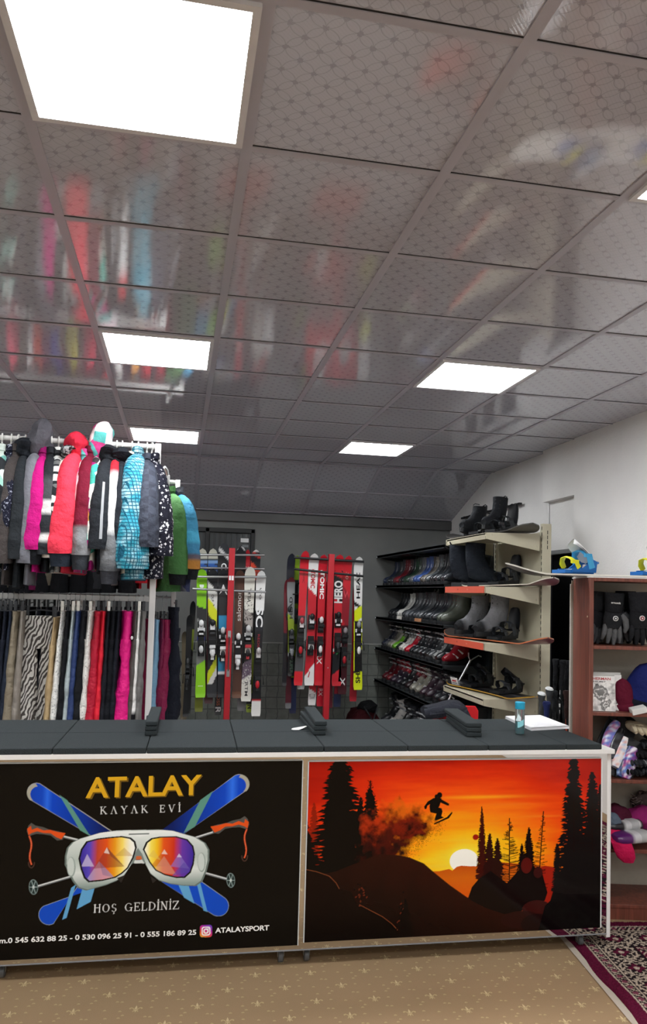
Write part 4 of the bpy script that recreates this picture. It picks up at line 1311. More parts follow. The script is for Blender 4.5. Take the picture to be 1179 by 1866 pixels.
def front_jackets():
    J = [
     dict(label='mint and black patterned jacket at the outer end of the front rack', px=4, py=798, sleeve_px=-2, sleeve_py=1000, colour='#9fd0c4', mat_='mint_camo'),
     dict(label='navy jacket with pale scribble print beside the mint patterned one', px=21, py=799, sleeve_px=14, sleeve_py=960, colour='#15172a', mat_='navy_print', sr=.05),
     dict(label='long dark brown tweed jacket hanging before the black hooded one', px=34, py=800, sleeve_px=6, sleeve_py=1026, colour='#453e3d', mat_='tweed', L=.78),
     dict(label='black hooded jacket between the tweed and the grey hooded jackets', px=47, py=801, sleeve_px=31, sleeve_py=1018, colour='#282c30', hood=(.02, 0, '#20242a', None), L=.8),
     dict(label='grey jacket with a tall grey hood rising above the rail', px=67, py=802, sleeve_px=50, sleeve_py=1026, colour='#76777f', hood=(.17, .05, '#5b5a61', None), L=.8, drop=.0),
     dict(label='magenta jacket with black inner cuff next to the grey hooded one', px=82, py=803, sleeve_px=62, sleeve_py=1001, colour='#c4187c', cuff=('#15171b', .09), sr=.066, collar='#8f1460'),
     dict(label='black, grey and white colour-block jacket right of the magenta one', px=94, py=804, sleeve_px=84, sleeve_py=1010, colour='#24272b', sleeve=lambda u: '#26292e' if u > .9 else '#4a4c51' if u > .72 else '#dfdfdd' if u > .52 else '#2b2e33' if u > .3 else '#d8d8d6' if u > .2 else '#34373c'),
     dict(label='white and black plaid jacket with small check lines', px=107, py=805, sleeve_px=99, sleeve_py=985, colour='#d8dbd8', mat_='plaid', sr=.05, collar='#d0d0d0'),
     dict(label='shiny silver and black marbled jacket with round collar', px=125, py=806, sleeve_px=106, sleeve_py=975, colour='#888888', mat_='silver', sr=.045, hood=(-.03, .02, '#999', None)),
     dict(label='cream white jacket half hidden by the coral red one', px=133, py=806, sleeve_px=92, sleeve_py=1016, colour='#e6dcd2', sr=.05),
     dict(label='coral red jacket with red hood and wide dark inner cuff', px=145, py=807, sleeve_px=112, sleeve_py=1008, colour='#ee3f55', hood=(.07, 0, '#d32a42', None), cuff=('#262d38', .08), sr=.082, drop=.0, L=.72),
     dict(label='narrow pink and mint tie-dye jacket beside the coral red one', px=157, py=808, sleeve_px=140, sleeve_py=1010, colour='#e9e4e6', mat_='pastel', sr=.045),
     dict(label='maroon jacket with grey lower sleeves', px=167, py=808, sleeve_px=148, sleeve_py=1011, colour='#6a1730', sleeve=two('#74172f', '#8c8d90', .40), sr=.06, cuff=('#3a3e44', .09), drop=.0),
     dict(label='cream jacket with colourful geometric print and patterned hood', px=177, py=808, sleeve_px=166, sleeve_py=1000, colour='#eee9df', mat_='geo', hood=(.18, .05, '#e8e8e4', 'pastel'), sr=.05, drop=.0),
     dict(label='black puffy jacket with silver stripe down the sleeve', px=200, py=809, sleeve_px=180, sleeve_py=1000, colour='#25282d', sr=.078, hood=(.0, 0, '#23262b', None)),
     dict(label='black jacket with white and grey sleeve and red shoulder', px=213, py=810, sleeve_px=200, sleeve_py=1040, colour='#1f2227', sleeve=lambda u: '#c02a38' if u > .93 else '#e3e4e4' if u > .42 else '#77797c' if u > .07 else '#5d5f63', sr=.064, cuff=('#3c3d43', .08)),
     dict(label='plain black jacket between the white-sleeved and the cream ones', px=223, py=811, sleeve_px=217, sleeve_py=985, colour='#22262d', sr=.055, hood=(-.02, 0, '#22252b', None)),
     dict(label='plain cream jacket beside the teal checked one', px=241, py=812, sleeve_px=226, sleeve_py=1005, colour='#e2dccb', sr=.058, collar='#d9d2bf'),
     dict(label='teal blue jacket with fine white grid pattern', px=252, py=813, sleeve_px=240, sleeve_py=1036, colour='#2f97ae', mat_='teal_grid', sr=.10, W=.25, T=.075, L=.76, drop=-.01, collar='#b9d9dc'),
     dict(label='charcoal quilted jacket with faint diamond pattern', px=268, py=814, sleeve_px=277, sleeve_py=997, colour='#3d414e', mat_='quilt', sr=.078, L=.64, W=.27, rzx=6),
     dict(label='navy jacket with white floral print at the end of the front rack', px=277, py=815, sleeve_px=297, sleeve_py=1012, colour='#171725', mat_='floral', sr=.085, T=.07, L=.72, W=.19, rzx=20),
    ]
    for q, d in enumerate(J):
        d['y'] = Y1
        d['hang_label'] = 'white hanger of the '+' '.join(d['label'].split()[:11]).rstrip(',')
        w = d['hang_label'].split()
        if len(w) > 15: d['hang_label'] = ' '.join(w[:14])
        jacket(group=None, **d)
    # silver stripe of the black puffy jacket sits on its sleeve
    for o in bpy.data.objects:
        if o.get('label') == 'black puffy jacket with silver stripe down the sleeve':
            sl = [c for c in o.children if c.name.startswith('sleeve')][0]
            me = sl.data; vs = [v.co for v in me.vertices]
            b = B(); L_ = []
            for i in range(1, 16):
                p = vs[(i+4)*16+12]; q_ = vs[(i+4)*16+11]
                nrm = Vector((p.x, p.y-(sum(vs[(i+4)*16+j].y for j in range(16))/16), 0)).normalized()*.003
                L_.append((p+nrm, p.lerp(q_, .55)+nrm))
            b.add([p for a in L_ for p in a], [(2*i, 2*i+1, 2*i+3, 2*i+2) for i in range(len(L_)-1)], '#a9acb0')
            b.obj('reflective_stripe', 'plastic', sl)


front_jackets()


def back_jackets():
    J = [
     dict(label='olive grey jacket low behind the black hooded and tweed jackets', px=30, sleeve_px=30, sleeve_py=1070, colour='#5b5a4d', sr=.09, T=.09),
     dict(label='dark plum jacket low behind the magenta one', px=72, sleeve_px=62, sleeve_py=1074, colour='#5f1240', sr=.075, T=.07),
     dict(label='khaki jacket low behind the colour-block one', px=92, sleeve_px=87, sleeve_py=1066, colour='#6f6a5c', sr=.06),
     dict(label='dark brown printed jacket low behind the cream white one', px=118, sleeve_px=112, sleeve_py=1060, colour='#4a3d3a', sr=.07, mat_='tweed'),
     dict(label='beige brown jacket low behind the coral red one', px=134, sleeve_px=130, sleeve_py=1050, colour='#77685c', sr=.05),
     dict(label='dark jacket with crimson lining low behind the maroon one', px=158, sleeve_px=153, sleeve_py=1052, colour='#5c1522', sr=.05),
     dict(label='charcoal jacket low behind the silver-striped black one', px=180, sleeve_px=178, sleeve_py=1072, colour='#2c2f33', sr=.08, T=.08),
     dict(label='brown grey jacket low behind the white-sleeved one', px=205, sleeve_px=205, sleeve_py=1066, colour='#57504e', sr=.07),
     dict(label='black jacket low behind the plain cream one', px=224, sleeve_px=222, sleeve_py=1058, colour='#1d1f24', sr=.07),
     dict(label='grey jacket hem low behind the teal grid one', px=238, sleeve_px=236, sleeve_py=1066, colour='#6b6663', sr=.05),
     dict(label='scarlet jacket low behind the teal grid one', px=257, sleeve_px=256, sleeve_py=1062, colour='#b3202c', sr=.06),
     dict(label='red and black jacket visible past the white rack post', px=284, sleeve_px=283, sleeve_py=1050, colour='#a01b28', sr=.05),
     dict(label='green jacket at the end of the second rack', px=309, sleeve_px=332, sleeve_py=1046, colour='#44713f', sr=.085, T=.08, W=.24, L=.80, cuff=('#17191d', .09), rzx=22, hook=False, drop=.02),
     dict(label='blue, brown and yellow colour-block jacket beyond the green one', px=322, sleeve_px=352, sleeve_py=1036, colour='#3f8fb5', mat_='blue_multi', sr=.08, T=.07, L=.8, sleeve=lambda u: '#3f86a8' if u > .72 else '#4aa2c4' if u > .5 else '#3d7da0' if u > .26 else '#5a5560' if u > .16 else '#b07a38', sleeve_mat='cloth', cuff=('#15171c', .09), rzx=30, hook=False, drop=.02, collar='#7f9aa8'),
    ]
    for d in J:
        d['y'] = Y2 if 'green jacket at' not in d['label'] else Y2-.02
        d.setdefault('hook', False); d.setdefault('L', .78)
        d['py'] = 871
        jacket(**d)


back_jackets()


# ------------------------------------------------------------------ trousers on the lower rails
def trousers(label, px, bottom_px, colour, w=.30, T=.030, mat_='cloth', facing=False, y=Y1, top_py=1113, waist=None, hgr='dark wire clip hanger', lower=None, rz=None, leg_gap=.0, group=None):
    z_top = at_y(px, top_py, y).z; x = at_y(px, 1100, y).x; base = .50; H_ = z_top-base
    if rz is None:
        e = at_y(bottom_px, 1306, y-.13); dx = e.x-x
        rz = -math.atan2(-dx*1.0, .34)
    lean = 0 if facing else R(1.4)
    t = thing('ski_trousers', label, 'trousers', (x-H_*math.sin(lean), y, base), group=group, rot=(0, lean, PI/2+R(6) if facing else rz))
    k = random.random()*50
    cf = (lambda u: colour if u > lower[1] else lower[0]) if lower else (lambda u: colour)
    for sd in (-1, 1):
        rings = []
        for i in range(25):
            u = i/24
            cy = sd*w*(.30+.05*(1-u)+leg_gap*(1-u)); rw = w*(.25+.05*(1-u)-leg_gap*.9*(1-u)); th = T*(1.2-.62*u)
            ring = []
            for j in range(18):
                a = 2*PI*j/18; xx, yy = th*math.cos(a), rw*math.sin(a)
                d = 1+.45*wrinkle((xx, yy, u*H_), (16, 14, 6), k+sd)+.26*wrinkle((xx, yy, u*H_), (12, 14, 26), k+sd+4)
                ring.append((xx*d, cy+yy*(1+.12*wrinkle((0, yy, u*H_), (1, 3, 9), k+sd)), u*H_*.82))
            rings.append(ring)
        b = B(); b.loft(rings, lambda i, j: cf(i/24*.82)); b.obj('trouser_leg', mat_, t, 60)
    rings = []
    for i in range(7):
        u = i/6; ring = []
        for j in range(18):
            a = 2*PI*j/18; ww = w*(.56-.13*u); th = T*(.70-.18*u)
            d = 1+.2*wrinkle((math.cos(a), math.sin(a), u), (2, 2, 3), k)
            ring.append((th*math.cos(a)*d, ww*math.sin(a), H_*(.78+.20*u)))
        rings.append(ring)
    b = B(); b.loft(rings, lambda i, j: cf(.9)); b.obj('seat', mat_, t, 60)
    b = B(); b.loft([[(T*.62*math.cos(2*PI*j/18), w*.435*math.sin(2*PI*j/18), H_*q) for j in range(18)] for q in (.965, 1.)], waist or cf(1)); b.obj('waistband', mat_, t, 60)
    # clip hanger
    zr = LZ+.017 if y == Y1 else LZ+.009
    h = thing('clip_hanger', f'{hgr} of the {label}', 'hanger', (x, y, z_top), t.rotation_euler[2], 'clip hangers on the lower rails')
    w_ = h['label'].split()
    if len(w_) > 16: h['label'] = ' '.join(w_[:15])
    light = 'white' in hgr
    b = B(); dz = zr-z_top; hr = .0262 if y == Y1 else .018
    pts = [(0, 0, .035), (0, 0, dz-.019-hr)]+[(0, hr*math.sin(a), dz-(.017 if y == Y1 else .009)-hr*math.cos(a)) for a in np.linspace(R(-10), R(-260), 9)]
    b.tube(pts, .0018, '#8d9092', 6); b.obj('hook', 'steel', h)
    sp = w*.40
    b = B(); b.tube([(0, -sp, .028), (0, 0, .036), (0, sp, .028)], .0045, '#dcdad4' if light else '#2b2d30', 8)
    b.obj('hanger_bar', 'plastic', h)
    for s in (-1, 1):
        b = B(); b.box((0, s*sp*.9, .032), (.018, .016, .06), '#e6e4dc' if light else '#33363a'); b.obj('clip', 'plastic', h, bevel=.003)
    return t


for d in [
    dict(label='black trousers at the outer end of the lower rail', px=4, bottom_px=-2, colour='#16181f'),
    dict(label='dark navy trousers beside the outermost black pair', px=14, bottom_px=6, colour='#1c202c'),
    dict(label='slate navy trousers next to the khaki pair', px=25, bottom_px=14, colour='#232a38'),
    dict(label='khaki brown trousers with wide hem', px=34, bottom_px=20, colour='#847a68', T=.05, mat_='satin'),
    dict(label='grey brown trousers just left of the zebra pair', px=43, bottom_px=41, colour='#8b847c', T=.03),
    dict(label='zebra striped trousers facing the counter', px=75, bottom_px=72, colour='#e4e2dd', mat_='zebra', facing=True, w=.205, T=.05, leg_gap=-.055, waist='#e4e2dd', hgr='pale grey shaped hanger', top_py=1122),
    dict(label='shiny tan trousers right of the zebra pair', px=107, bottom_px=89, colour='#b39b74', mat_='satin', top_py=1124),
    dict(label='white flower-printed trousers beside the tan pair', px=121, bottom_px=99, colour='#e6e6e2', mat_='white_flower', hgr='white clip hanger'),
    dict(label='black trousers with white lower leg', px=128, bottom_px=117, colour='#15171b', lower=('#dcdcd8', .30)),
    dict(label='pale blue grey trousers next to the navy blue pair', px=137, bottom_px=126, colour='#a9b6b8', mat_='satin', hgr='white clip hanger'),
    dict(label='navy blue trousers beside the pale blue grey pair', px=146, bottom_px=135, colour='#2b3d6b', T=.042, mat_='satin', hgr='white clip hanger'),
    dict(label='plain black trousers between navy and speckled white pairs', px=156, bottom_px=147, colour='#17191d', T=.045),
    dict(label='white speckled trousers left of the deep red pair', px=168, bottom_px=157, colour='#dfddd8', mat_='white_dot', T=.04, hgr='white clip hanger'),
    dict(label='deep red trousers right of the speckled pair', px=182, bottom_px=172, colour='#b31532', mat_='satin', T=.05),
    dict(label='bright red narrow trousers beside the deep red pair', px=190, bottom_px=187, colour='#e02a3c', T=.03),
    dict(label='black trousers next to the bright red pair', px=198, bottom_px=197, colour='#1b1d24', hgr='white clip hanger'),
    dict(label='ink black trousers midway between red and hot pink pairs', px=208, bottom_px=205, colour='#14161c', T=.042),
    dict(label='black trousers hanging before the hot pink pair', px=218, bottom_px=212, colour='#1a1d26'),
    dict(label='hot pink trousers with dark cord at the waist', px=234, bottom_px=231, colour='#e0197f', mat_='satin', T=.062, w=.32),
    dict(label='dark grey corduroy trousers right of the hot pink pair', px=247, bottom_px=248, colour='#55524f', T=.036),
    dict(label='white trousers with black lower patch', px=253, bottom_px=258, colour='#e8e7e4', lower=('#1a1b1f', .36), hgr='white clip hanger', T=.03, rz=.08),
    dict(label='grey trousers beside the white rack post', px=261, bottom_px=266, colour='#6d6c6a', T=.032, rz=.08),
]:
    trousers(**d)
for d in [
    dict(label='burgundy trousers behind the white rack post', px=272, bottom_px=276, colour='#6e1636', T=.06),
    dict(label='light blue trousers right of the white rack post', px=285, bottom_px=293, colour='#85b4d2', T=.05),
    dict(label='burgundy trousers beside the light blue pair', px=296, bottom_px=301, colour='#7a1a44', T=.04, mat_='satin'),
    dict(label='wide berry red trousers at the end of the lower rail', px=303, bottom_px=313, colour='#8c1d4b', T=.075, mat_='satin'),
]:
    trousers(y=Y2, top_py=1128, rz=.12, w=.34, **d)
trousers('navy black trousers last on the second rack', 317, 330, '#1a1d27', y=Y2, top_py=1106, rz=.15, w=.34, T=.07)
for i in range(15):
    trousers('dark trousers on the second rack behind the front row', 6+i*17.5, 6+i*17.5, random.choice(['#14161b', '#191b22', '#1d1f24', '#22242c']), y=Y2, top_py=1106, rz=R(random.uniform(-4, 4)), w=.34, T=.042, group='dark trousers on the second rack')
for i in range(9):
    jacket('jacket with bright shoulders and black lower half on the second rack', 20+i*27, 871, Y2, 20+i*27, 1080, two(['#c8455a', '#d9d9d6', '#cf5038', '#34459c', '#b9b84a', '#c42440', '#c9263e', '#d8d8d4', '#c98a3c'][i], '#15171b', .42), L=.79, T=.06, sr=.075, hook=False, far=False, group='two-tone jackets hidden on the second rack', rzx=random.uniform(-8, 8))
# cord of the hot pink trousers
for o in list(bpy.data.objects):
    if o.get('label') == 'hot pink trousers with dark cord at the waist':
        b = B(); b.tube([(.03, -.16, .80), (.045, -.10, .83), (.04, .0, .86)], .006, '#1b1416', 6); b.tube([(.03, -.16, .77), (.045, -.10, .81), (.04, .0, .84)], .006, '#1b1416', 6); b.blob((.03, -.165, .785), (.008, .008, .012), '#e8e8e8', 8, 5)
        b.obj('cord', 'cloth', o)
# ------------------------------------------------------------------ skis on the two red racks
def ski(label, top, bot, y, wpx, base, bands=(), words=(), toe=None, heel=None, extra=(), m='gloss', toe_u=.52, heel_u=.36, group=None, name='ski'):
    pt, pb = at_y(*top, y), at_y(*bot, y)
    L = (pt-pb).length; ang = math.atan2(pt.x-pb.x, pt.z-pb.z); W = wpx/FPX*y
    t = thing(name, label, 'ski', pb, rot=(0, ang, 0), group=group)
    n, q = 92, 9
    def width(u):
        w_ = W*(.345+.12*abs(u-.45)/.5)
        if u > .93: w_ *= math.sqrt(max(0.003, 1-((u-.93)/.07)**2))
        if u < .025: w_ *= .86+.14*u/.025
        return w_
    def depth(u): return -.055*max(0, (u-.86)/.14)**2-.006*max(0, (.03-u)/.03)
    bs = [(lin(c), a, b_, s) for a, b_, c, s in bands]; base_l = lin(base); edge = lin('#2a2c2e')
    vs, cs, fs = [], [], []
    for i in range(n+1):
        u = i/n; w_ = width(u); dy = depth(u); th = .014-.006*abs(u-.45)
        for j in range(q):
            s = -1+2*j/(q-1); vs.append((s*w_, dy, u*L))
            c = base_l
            for cc, a, b_, sl in bs:
                if a <= u+sl*s < b_: c = cc
            cs.append(c)
        for s in (1, -1):
            vs.append((s*w_, dy+th, u*L)); cs.append(edge)
    k = q+2
    for i in range(n):
        for j in range(k):
            a = i*k+j; b_ = i*k+(j+1) % k
            fs.append((a, b_, b_+k, a+k))
    fs.append(tuple(range(k))[::-1]); fs.append(tuple(range(n*k, (n+1)*k)))
    b = B(); b.add(vs, fs, cs)
    for body, u0, u1, wd, col, bold, dirn in words:
        if dirn == 'flat':
            write(b, body, (-W*wd/2, -.0012, u0*L), (W*wd, 0, 0), (0, 0, (u1-u0)*L), col, bold)
            continue
        up = dirn == 'up'
        o = (W*wd/2, -.0012, u0*L) if up else (-W*wd/2, -.0012, u1*L)
        write(b, body, o, (0, 0, (u1-u0)*L*(1 if up else -1)), (-W*wd if up else W*wd, 0, 0), col, bold)
    for pts, col in extra:
        b.flat([(x*W, -.0010, u*L) for x, u in pts], col)
    b.obj('ski_body', m, t, 50)
    w5 = W*.36
    if toe:
        c1, c2, c3 = toe; z = toe_u*L
        b = B(); b.box((0, -.008, z-.03), (w5*1.7, .016, .15), '#16181a')
        b.box((0, -.028, z), (w5*1.25, .034, .085), c1, taper=.8); b.blob((0, -.05, z+.028), (w5*.62, .02, .034), c2, 12, 8)
        b.box((-w5*.75, -.034, z-.035), (w5*.35, .03, .035), c3); b.box((w5*.75, -.034, z-.035), (w5*.35, .03, .035), c3)
        b.box((0, -.02, z-.075), (w5*1.5, .02, .03), '#232628'); b.box((0, -.031, z-.077), (w5*1.1, .004, .018), c3)
        b.obj('toe_binding', 'plastic', t, bevel=.003)
    if heel:
        c1, c2, c3 = heel; z = heel_u*L
        b = B(); b.box((0, -.008, z), (w5*1.6, .016, .20), '#16181a')
        b.box((0, -.03, z+.0), (w5*1.35, .045, .07), c1, taper=.85); b.box((0, -.056, z+.035), (w5*1.5, .022, .03), c2, taper=.9)
        b.blob((0, -.052, z-.03), (w5*.55, .018, .04), c3, 10, 6); b.box((0, -.035, z-.07), (w5*.8, .03, .05), c2, taper=.7)
        b.obj('heel_binding', 'plastic', t, bevel=.003)
        b = B()
        for s in (-1, 1):
            b.tube([(s*w5*.8, -.015, z+.06), (s*W*.52, -.012, z+.055), (s*W*.58, -.01, z+.0), (s*W*.60, -.008, z-.035)], [.003, .003, .004, .006], '#17191b', 6)
        b.obj('ski_brake', 'plastic', t)
    return t


K = '#15171a'
def rack_posts():
    for label, top, bot, y, wpx, bars, bc in (
        ('left red ski rack post with four steel bars, between blue-banded and brown skis', (423, 999), (411.5, 1330), 7.92, 10.5, [((357, 1011), (482, 1011.5), -.02), ((359, 1035), (482, 1037), .13), ((358, 1051), (485, 1051.5), -.05), ((351, 1073), (484, 1079), -.05)], '#8d8d8b'),
        ('right red ski rack post with black bars, between the red racing skis', (604, 1010), (592.5, 1330), 8.02, 10.5, [((536, 1016), (663, 1023.5), -.05), ((536, 1037), (662, 1050), -.05), ((533, 1063), (560, 1063), .14), ((533, 1083), (560, 1083), .14)], '#1a1b1d')):
        pt, pb = at_y(*top, y-.06), at_y(*bot, y-.06); pb = pt+(pb-pt)*(pt.z/(pt.z-pb.z))
        t = thing('ski_rack', label, 'ski rack', (pb.x, y, 0), group='red ski racks')
        w_ = wpx/FPX*y
        b = B(); d = pt-pb
        b.loft([[(s*w_/2+q*d.x, r+0, q*d.z) for s, r in ((-1, -.09), (1, -.09), (1, -.03), (-1, -.03))] for q in (0, 1)], '#b51524')
        b.obj('post', 'red_paint', t, 30, bevel=.003)
        b = B(); b.box((0, 0, .02), (.5, .6, .04), '#b51524'); b.obj('foot', 'red_paint', t, bevel=.004)
        for a, c, dy in bars:
            p, q = at_y(*a, y+dy), at_y(*c, y+dy)
            b = B(); o = Vector((pb.x, y, 0)); b.tube([p-o, q-o], .0125, bc, 10, (0, 1, 0)); b.obj('bar', 'steel' if bc != '#1a1b1d' else 'plastic', t)
        if y < 8:
            b = B()
            for z in (1.16, .78):
                b.box((d.x*z/d.z, -.093, z), (.03, .006, .07), '#a03a3a')
            b.tube([(d.x*.5+.0, -.105, .80), (d.x*.55, -.105, 1.14)], .006, '#a8a8a6', 8); b.obj('latch_rod', 'steel', t)
            b = B(); z = 1.715; x = d.x*z/d.z
            b.box((x-.013, -.092, z), (.02, .003, .045), '#e9e9ea'); b.box((x+.013, -.092, z), (.02, .003, .045), '#e9e9ea'); b.obj('sticker', 'paper', t)
        else:
            b = B(); b.box((d.x*.83/d.z, -.091, .83), (.012, .004, .012), '#d07078'); b.obj('bolt', 'steel', t)


rack_posts()
YL, YB = 7.92, 8.10
ski('lime green and grey ski, outermost on the left rack front', (368, 1037), (365, 1271), YL, 20, '#7b7d7b', [(.70, 1.1, '#86cc1e', .012), (.60, .70, '#26282c', .012), (-.1, .27, '#8fd222', -.02), (.44, .47, '#3c46b0', 0)], [], ('#d9dbdc', '#eceeee', '#dadcdc'), ('#1b1d1f', '#1b1d1f', '#dcdede'), toe_u=.555, heel_u=.40,
    extra=[([(.20*math.cos(a)+.0, .875+.028*math.sin(a)) for a in np.linspace(0, 2*PI, 16)[:-1]], '#dfe8dc'), ([(-.22, .085), (.22, .085), (.22, .092), (-.22, .092)], '#d9ecb8')])
ski('black ski with white and yellow diagonal panels on the left rack', (388, 1037), (386, 1271), YL, 20, '#25272b', [(.73, .86, '#dcdcd8', .05), (.60, .73, '#cfd620', .055), (.10, .22, '#d4d4d0', -.07), (.17, .26, '#c2cc1c', -.07), (.02, .10, '#303236', 0)], [('OLP', .745, .80, .22, K, .01, 'down')], ('#e6e7e6', '#222426', '#3b3d40'), ('#e4e5e4', '#d9dad9', '#e6e7e6'), toe_u=.56, heel_u=.37)
ski('black ski with two sky blue bands on the left rack', (407, 1037), (405, 1271), YL, 20, '#26282d', [(.53, .64, '#2f93c4', 0), (.20, .31, '#2f86ad', 0), (.175, .20, '#e6e7e7', 0), (.52, .53, '#cfd2d4', 0)], [], ('#1d1f21', '#c9cccd', '#d5d7d8'), ('#e4e5e5', '#e4e5e5', '#26282a'), toe_u=.50, heel_u=.36,
    extra=[([(-.36, .80), (-.26, .82), (.02, .885), (-.02, .83)], '#e8e9ea'), ([(.02, .885), (.40, .795), (.28, .80), (-.02, .85)], '#e8e9ea')])
ski('brown marbled ski with script lettering on the left rack', (437, 1039), (431, 1272), YL, 19, '#54372d', [(.0, .05, '#6e4a38', 0)], [('salomon', .60, .84, .42, '#d8d2cc', .004, 'up')], ('#1c1d1f', '#e2e3e3', '#e0e1e1'), ('#e4e5e5', '#dfe0e0', '#e8e9e9'), toe_u=.46, heel_u=.30)
ski('ivory ski with dark speckled middle on the left rack', (456, 1033), (448, 1278), YL, 21, '#dcdad0', [(.22, .66, '#2a2626', .0), (.56, .66, '#a39c97', .03), (.18, .30, '#6b5a6a', -.02)], [('VILKL', .735, .84, .30, '#2b2b2b', .01, 'up'), ('RTM', .04, .14, .26, '#39393b', .01, 'down')], ('#9a9b9a', '#c3c4c3', '#bdbebd'), ('#c9c5b8', '#b03038', '#2c2c2e'), toe_u=.52, heel_u=.385,
    extra=[([(x_+.02*math.cos(a), u_+.006*math.sin(a)) for a in np.linspace(0, 2*PI, 6)[:-1]], c_) for x_, u_, c_ in [(random.uniform(-.38, .38), .60+.16*random.random()**1.5, '#2c2829') for _ in range(70)]+[(random.uniform(-.38, .38), .13+.16*random.random(), random.choice(('#2c2829', '#dcdad0', '#5b4560'))) for _ in range(90)]])
ski('white and black ski with big letters, outermost right on the left rack', (476, 1040), (466, 1305), YL, 19, '#17181c', [(.72, 1.1, '#e7e7e5', 0), (.58, .64, '#22242a', 0), (-.1, .105, '#e4e3de', 0), (.105, .115, '#b8202c', 0)], [('SC', .61, .745, .68, '#eceded', .03, 'down'), ('ATO', .80, .895, .2, K, .01, 'down'), ('REDSTER', .40, .56, .2, '#a22a38', .0, 'down')], ('#c9c4c2', '#b9b4b4', '#1e2022'), ('#1c1d20', '#202225', '#c52432'), toe_u=.43, heel_u=.24,
    extra=[([(-.2, .955), (.0, .985), (.2, .955), (.0, .96)], K)])
# back row on the left rack
ski('black ski with blue mountain print and pale tip, outer back row', (369, 1000), (368, 1262), YB, 19, '#1c1e22', [(.93, 1.1, '#c9c9bb', 0), (.855, .90, '#2f5fae', .02), (.90, .915, '#7fa3d2', 0)], [('TEC9', .815, .848, .75, '#e9eaea', .02, 'flat')], ('#2a2c2e', '#2a2c2e', '#2a2c2e'), None)
ski('matching black ski with blue mountain print, inner back row', (388, 1000), (387, 1262), YB, 19, '#1c1e22', [(.93, 1.1, '#c9c9bb', 0), (.855, .90, '#2f5fae', .02), (.90, .915, '#7fa3d2', 0)], [('TEC9', .815, .848, .75, '#e9eaea', .02, 'flat')], ('#2a2c2e', '#2a2c2e', '#2a2c2e'), None)
ski('black ski with white wave and round white emblem, tallest of the back row', (408, 990), (405, 1255), YB, 22, '#212327', [(.94, 1.1, '#3b3e42', .03), (.915, .94, '#d9d9d8', .035)], [], ('#2a2c2e', '#2a2c2e', '#2a2c2e'), None,
    extra=[([(.22*math.cos(a)+.02, .84+.022*math.sin(a)) for a in np.linspace(R(-30), R(280), 16)]+[(.13*math.cos(a)+.02, .84+.013*math.sin(a)) for a in np.linspace(R(280), R(-30), 16)], '#e8e9e9'), ([(-.2, .815), (.22, .815), (.22, .822), (-.2, .822)], '#e8e9e9')])
ski('black ski with red zigzag and white rim, back row beside the red post', (439, 996), (436, 1262), YB, 20, '#1c1e22', [(.975, 1.1, '#d0d0cf', 0), (.95, 1.0, '#1c1e22', .03)], [], ('#2a2c2e', '#2a2c2e', '#2a2c2e'), None,
    extra=[([(-.38, .81), (-.2, .775), (-.02, .81), (.16, .775), (.36, .81), (.26, .81), (.16, .795), (.0, .825), (-.2, .795), (-.28, .81)], '#c92a36')])
ski('narrow red lettered ski in the back row of the left rack', (451, 1002), (448, 1258), YB+.03, 11, '#b02630', [(.85, .93, '#d23a44', 0)], [('RED', .82, .90, .5, '#e5c9c9', .02, 'up')], ('#2a2c2e', '#2a2c2e', '#2a2c2e'), None)
ski('black and orange ski with pale tip, last of the back row', (466, 1002), (462, 1262), YB, 19, '#202226', [(.80, .885, '#cf4630', .035), (.955, .975, '#c23a30', .02), (.98, 1.1, '#d8d4d2', 0)], [], ('#2a2c2e', '#2a2c2e', '#2a2c2e'), ('#a7b93a', '#2a2c2e', '#2a2c2e'))
# second skis of the pairs, seen below the front ones
ski('olive ski tail below the lime green ski', (367, 1060), (362, 1297), YL+.06, 16, '#71751f', [(-.1, .2, '#6d741c', 0)], (), None, None)
ski('dark red ski tail below the yellow panelled ski', (386, 1060), (380, 1282), YL+.06, 17, '#4a1c22', (), (), None, None)
ski('black ski tail with orange lettering left of the red post', (403, 1060), (397, 1303), YL+.06, 14, '#1d1e20', (), [('R', .01, .06, .7, '#c9cac9', .02, 'down'), ('ROSS', .07, .17, .4, '#a8532f', .01, 'down')], None, None)
ski('grey ski tail below the brown marbled ski', (446, 1060), (439, 1295), YL+.06, 16, '#5d5e5e', [(-.1, .14, '#6e6f70', 0)], (), None, None)
ski('black and lime ski tail between ivory and white skis', (463, 1060), (455, 1298), YL+.07, 15, '#1d1f22', [(-.1, .06, '#8fa61f', 0), (.2, .6, '#94a62a', .1)], [('NV', .0, .055, .6, K, .03, 'down')], None, None)
# more skis standing at the far left, by the clothes rack
ski('dark ski with lime stripe leaning beside the lime green ski', (352, 1095), (342, 1300), 8.15, 11, '#1b1d20', [(.55, .75, '#83932c', 0)], (), ('#2b2d2f', '#2b2d2f', '#3b3d3f'), ('#2b2d2f', '#2b2d2f', '#2b2d2f'))
ski('tan ski tail low beside the dark leaning ski', (337, 1150), (334, 1312), 8.2, 12, '#6e6450', (), (), None, None)
ski('black ski with grey binding leaning nearest the clothes rack', (346, 1120), (338, 1306), 8.0, 12, '#16181b', [(.4, .5, '#5e6063', 0)], (), ('#3d3f41', '#4d4f51', '#2b2d2f'), ('#2b2d2f', '#3b3d3f', '#2b2d2f'))

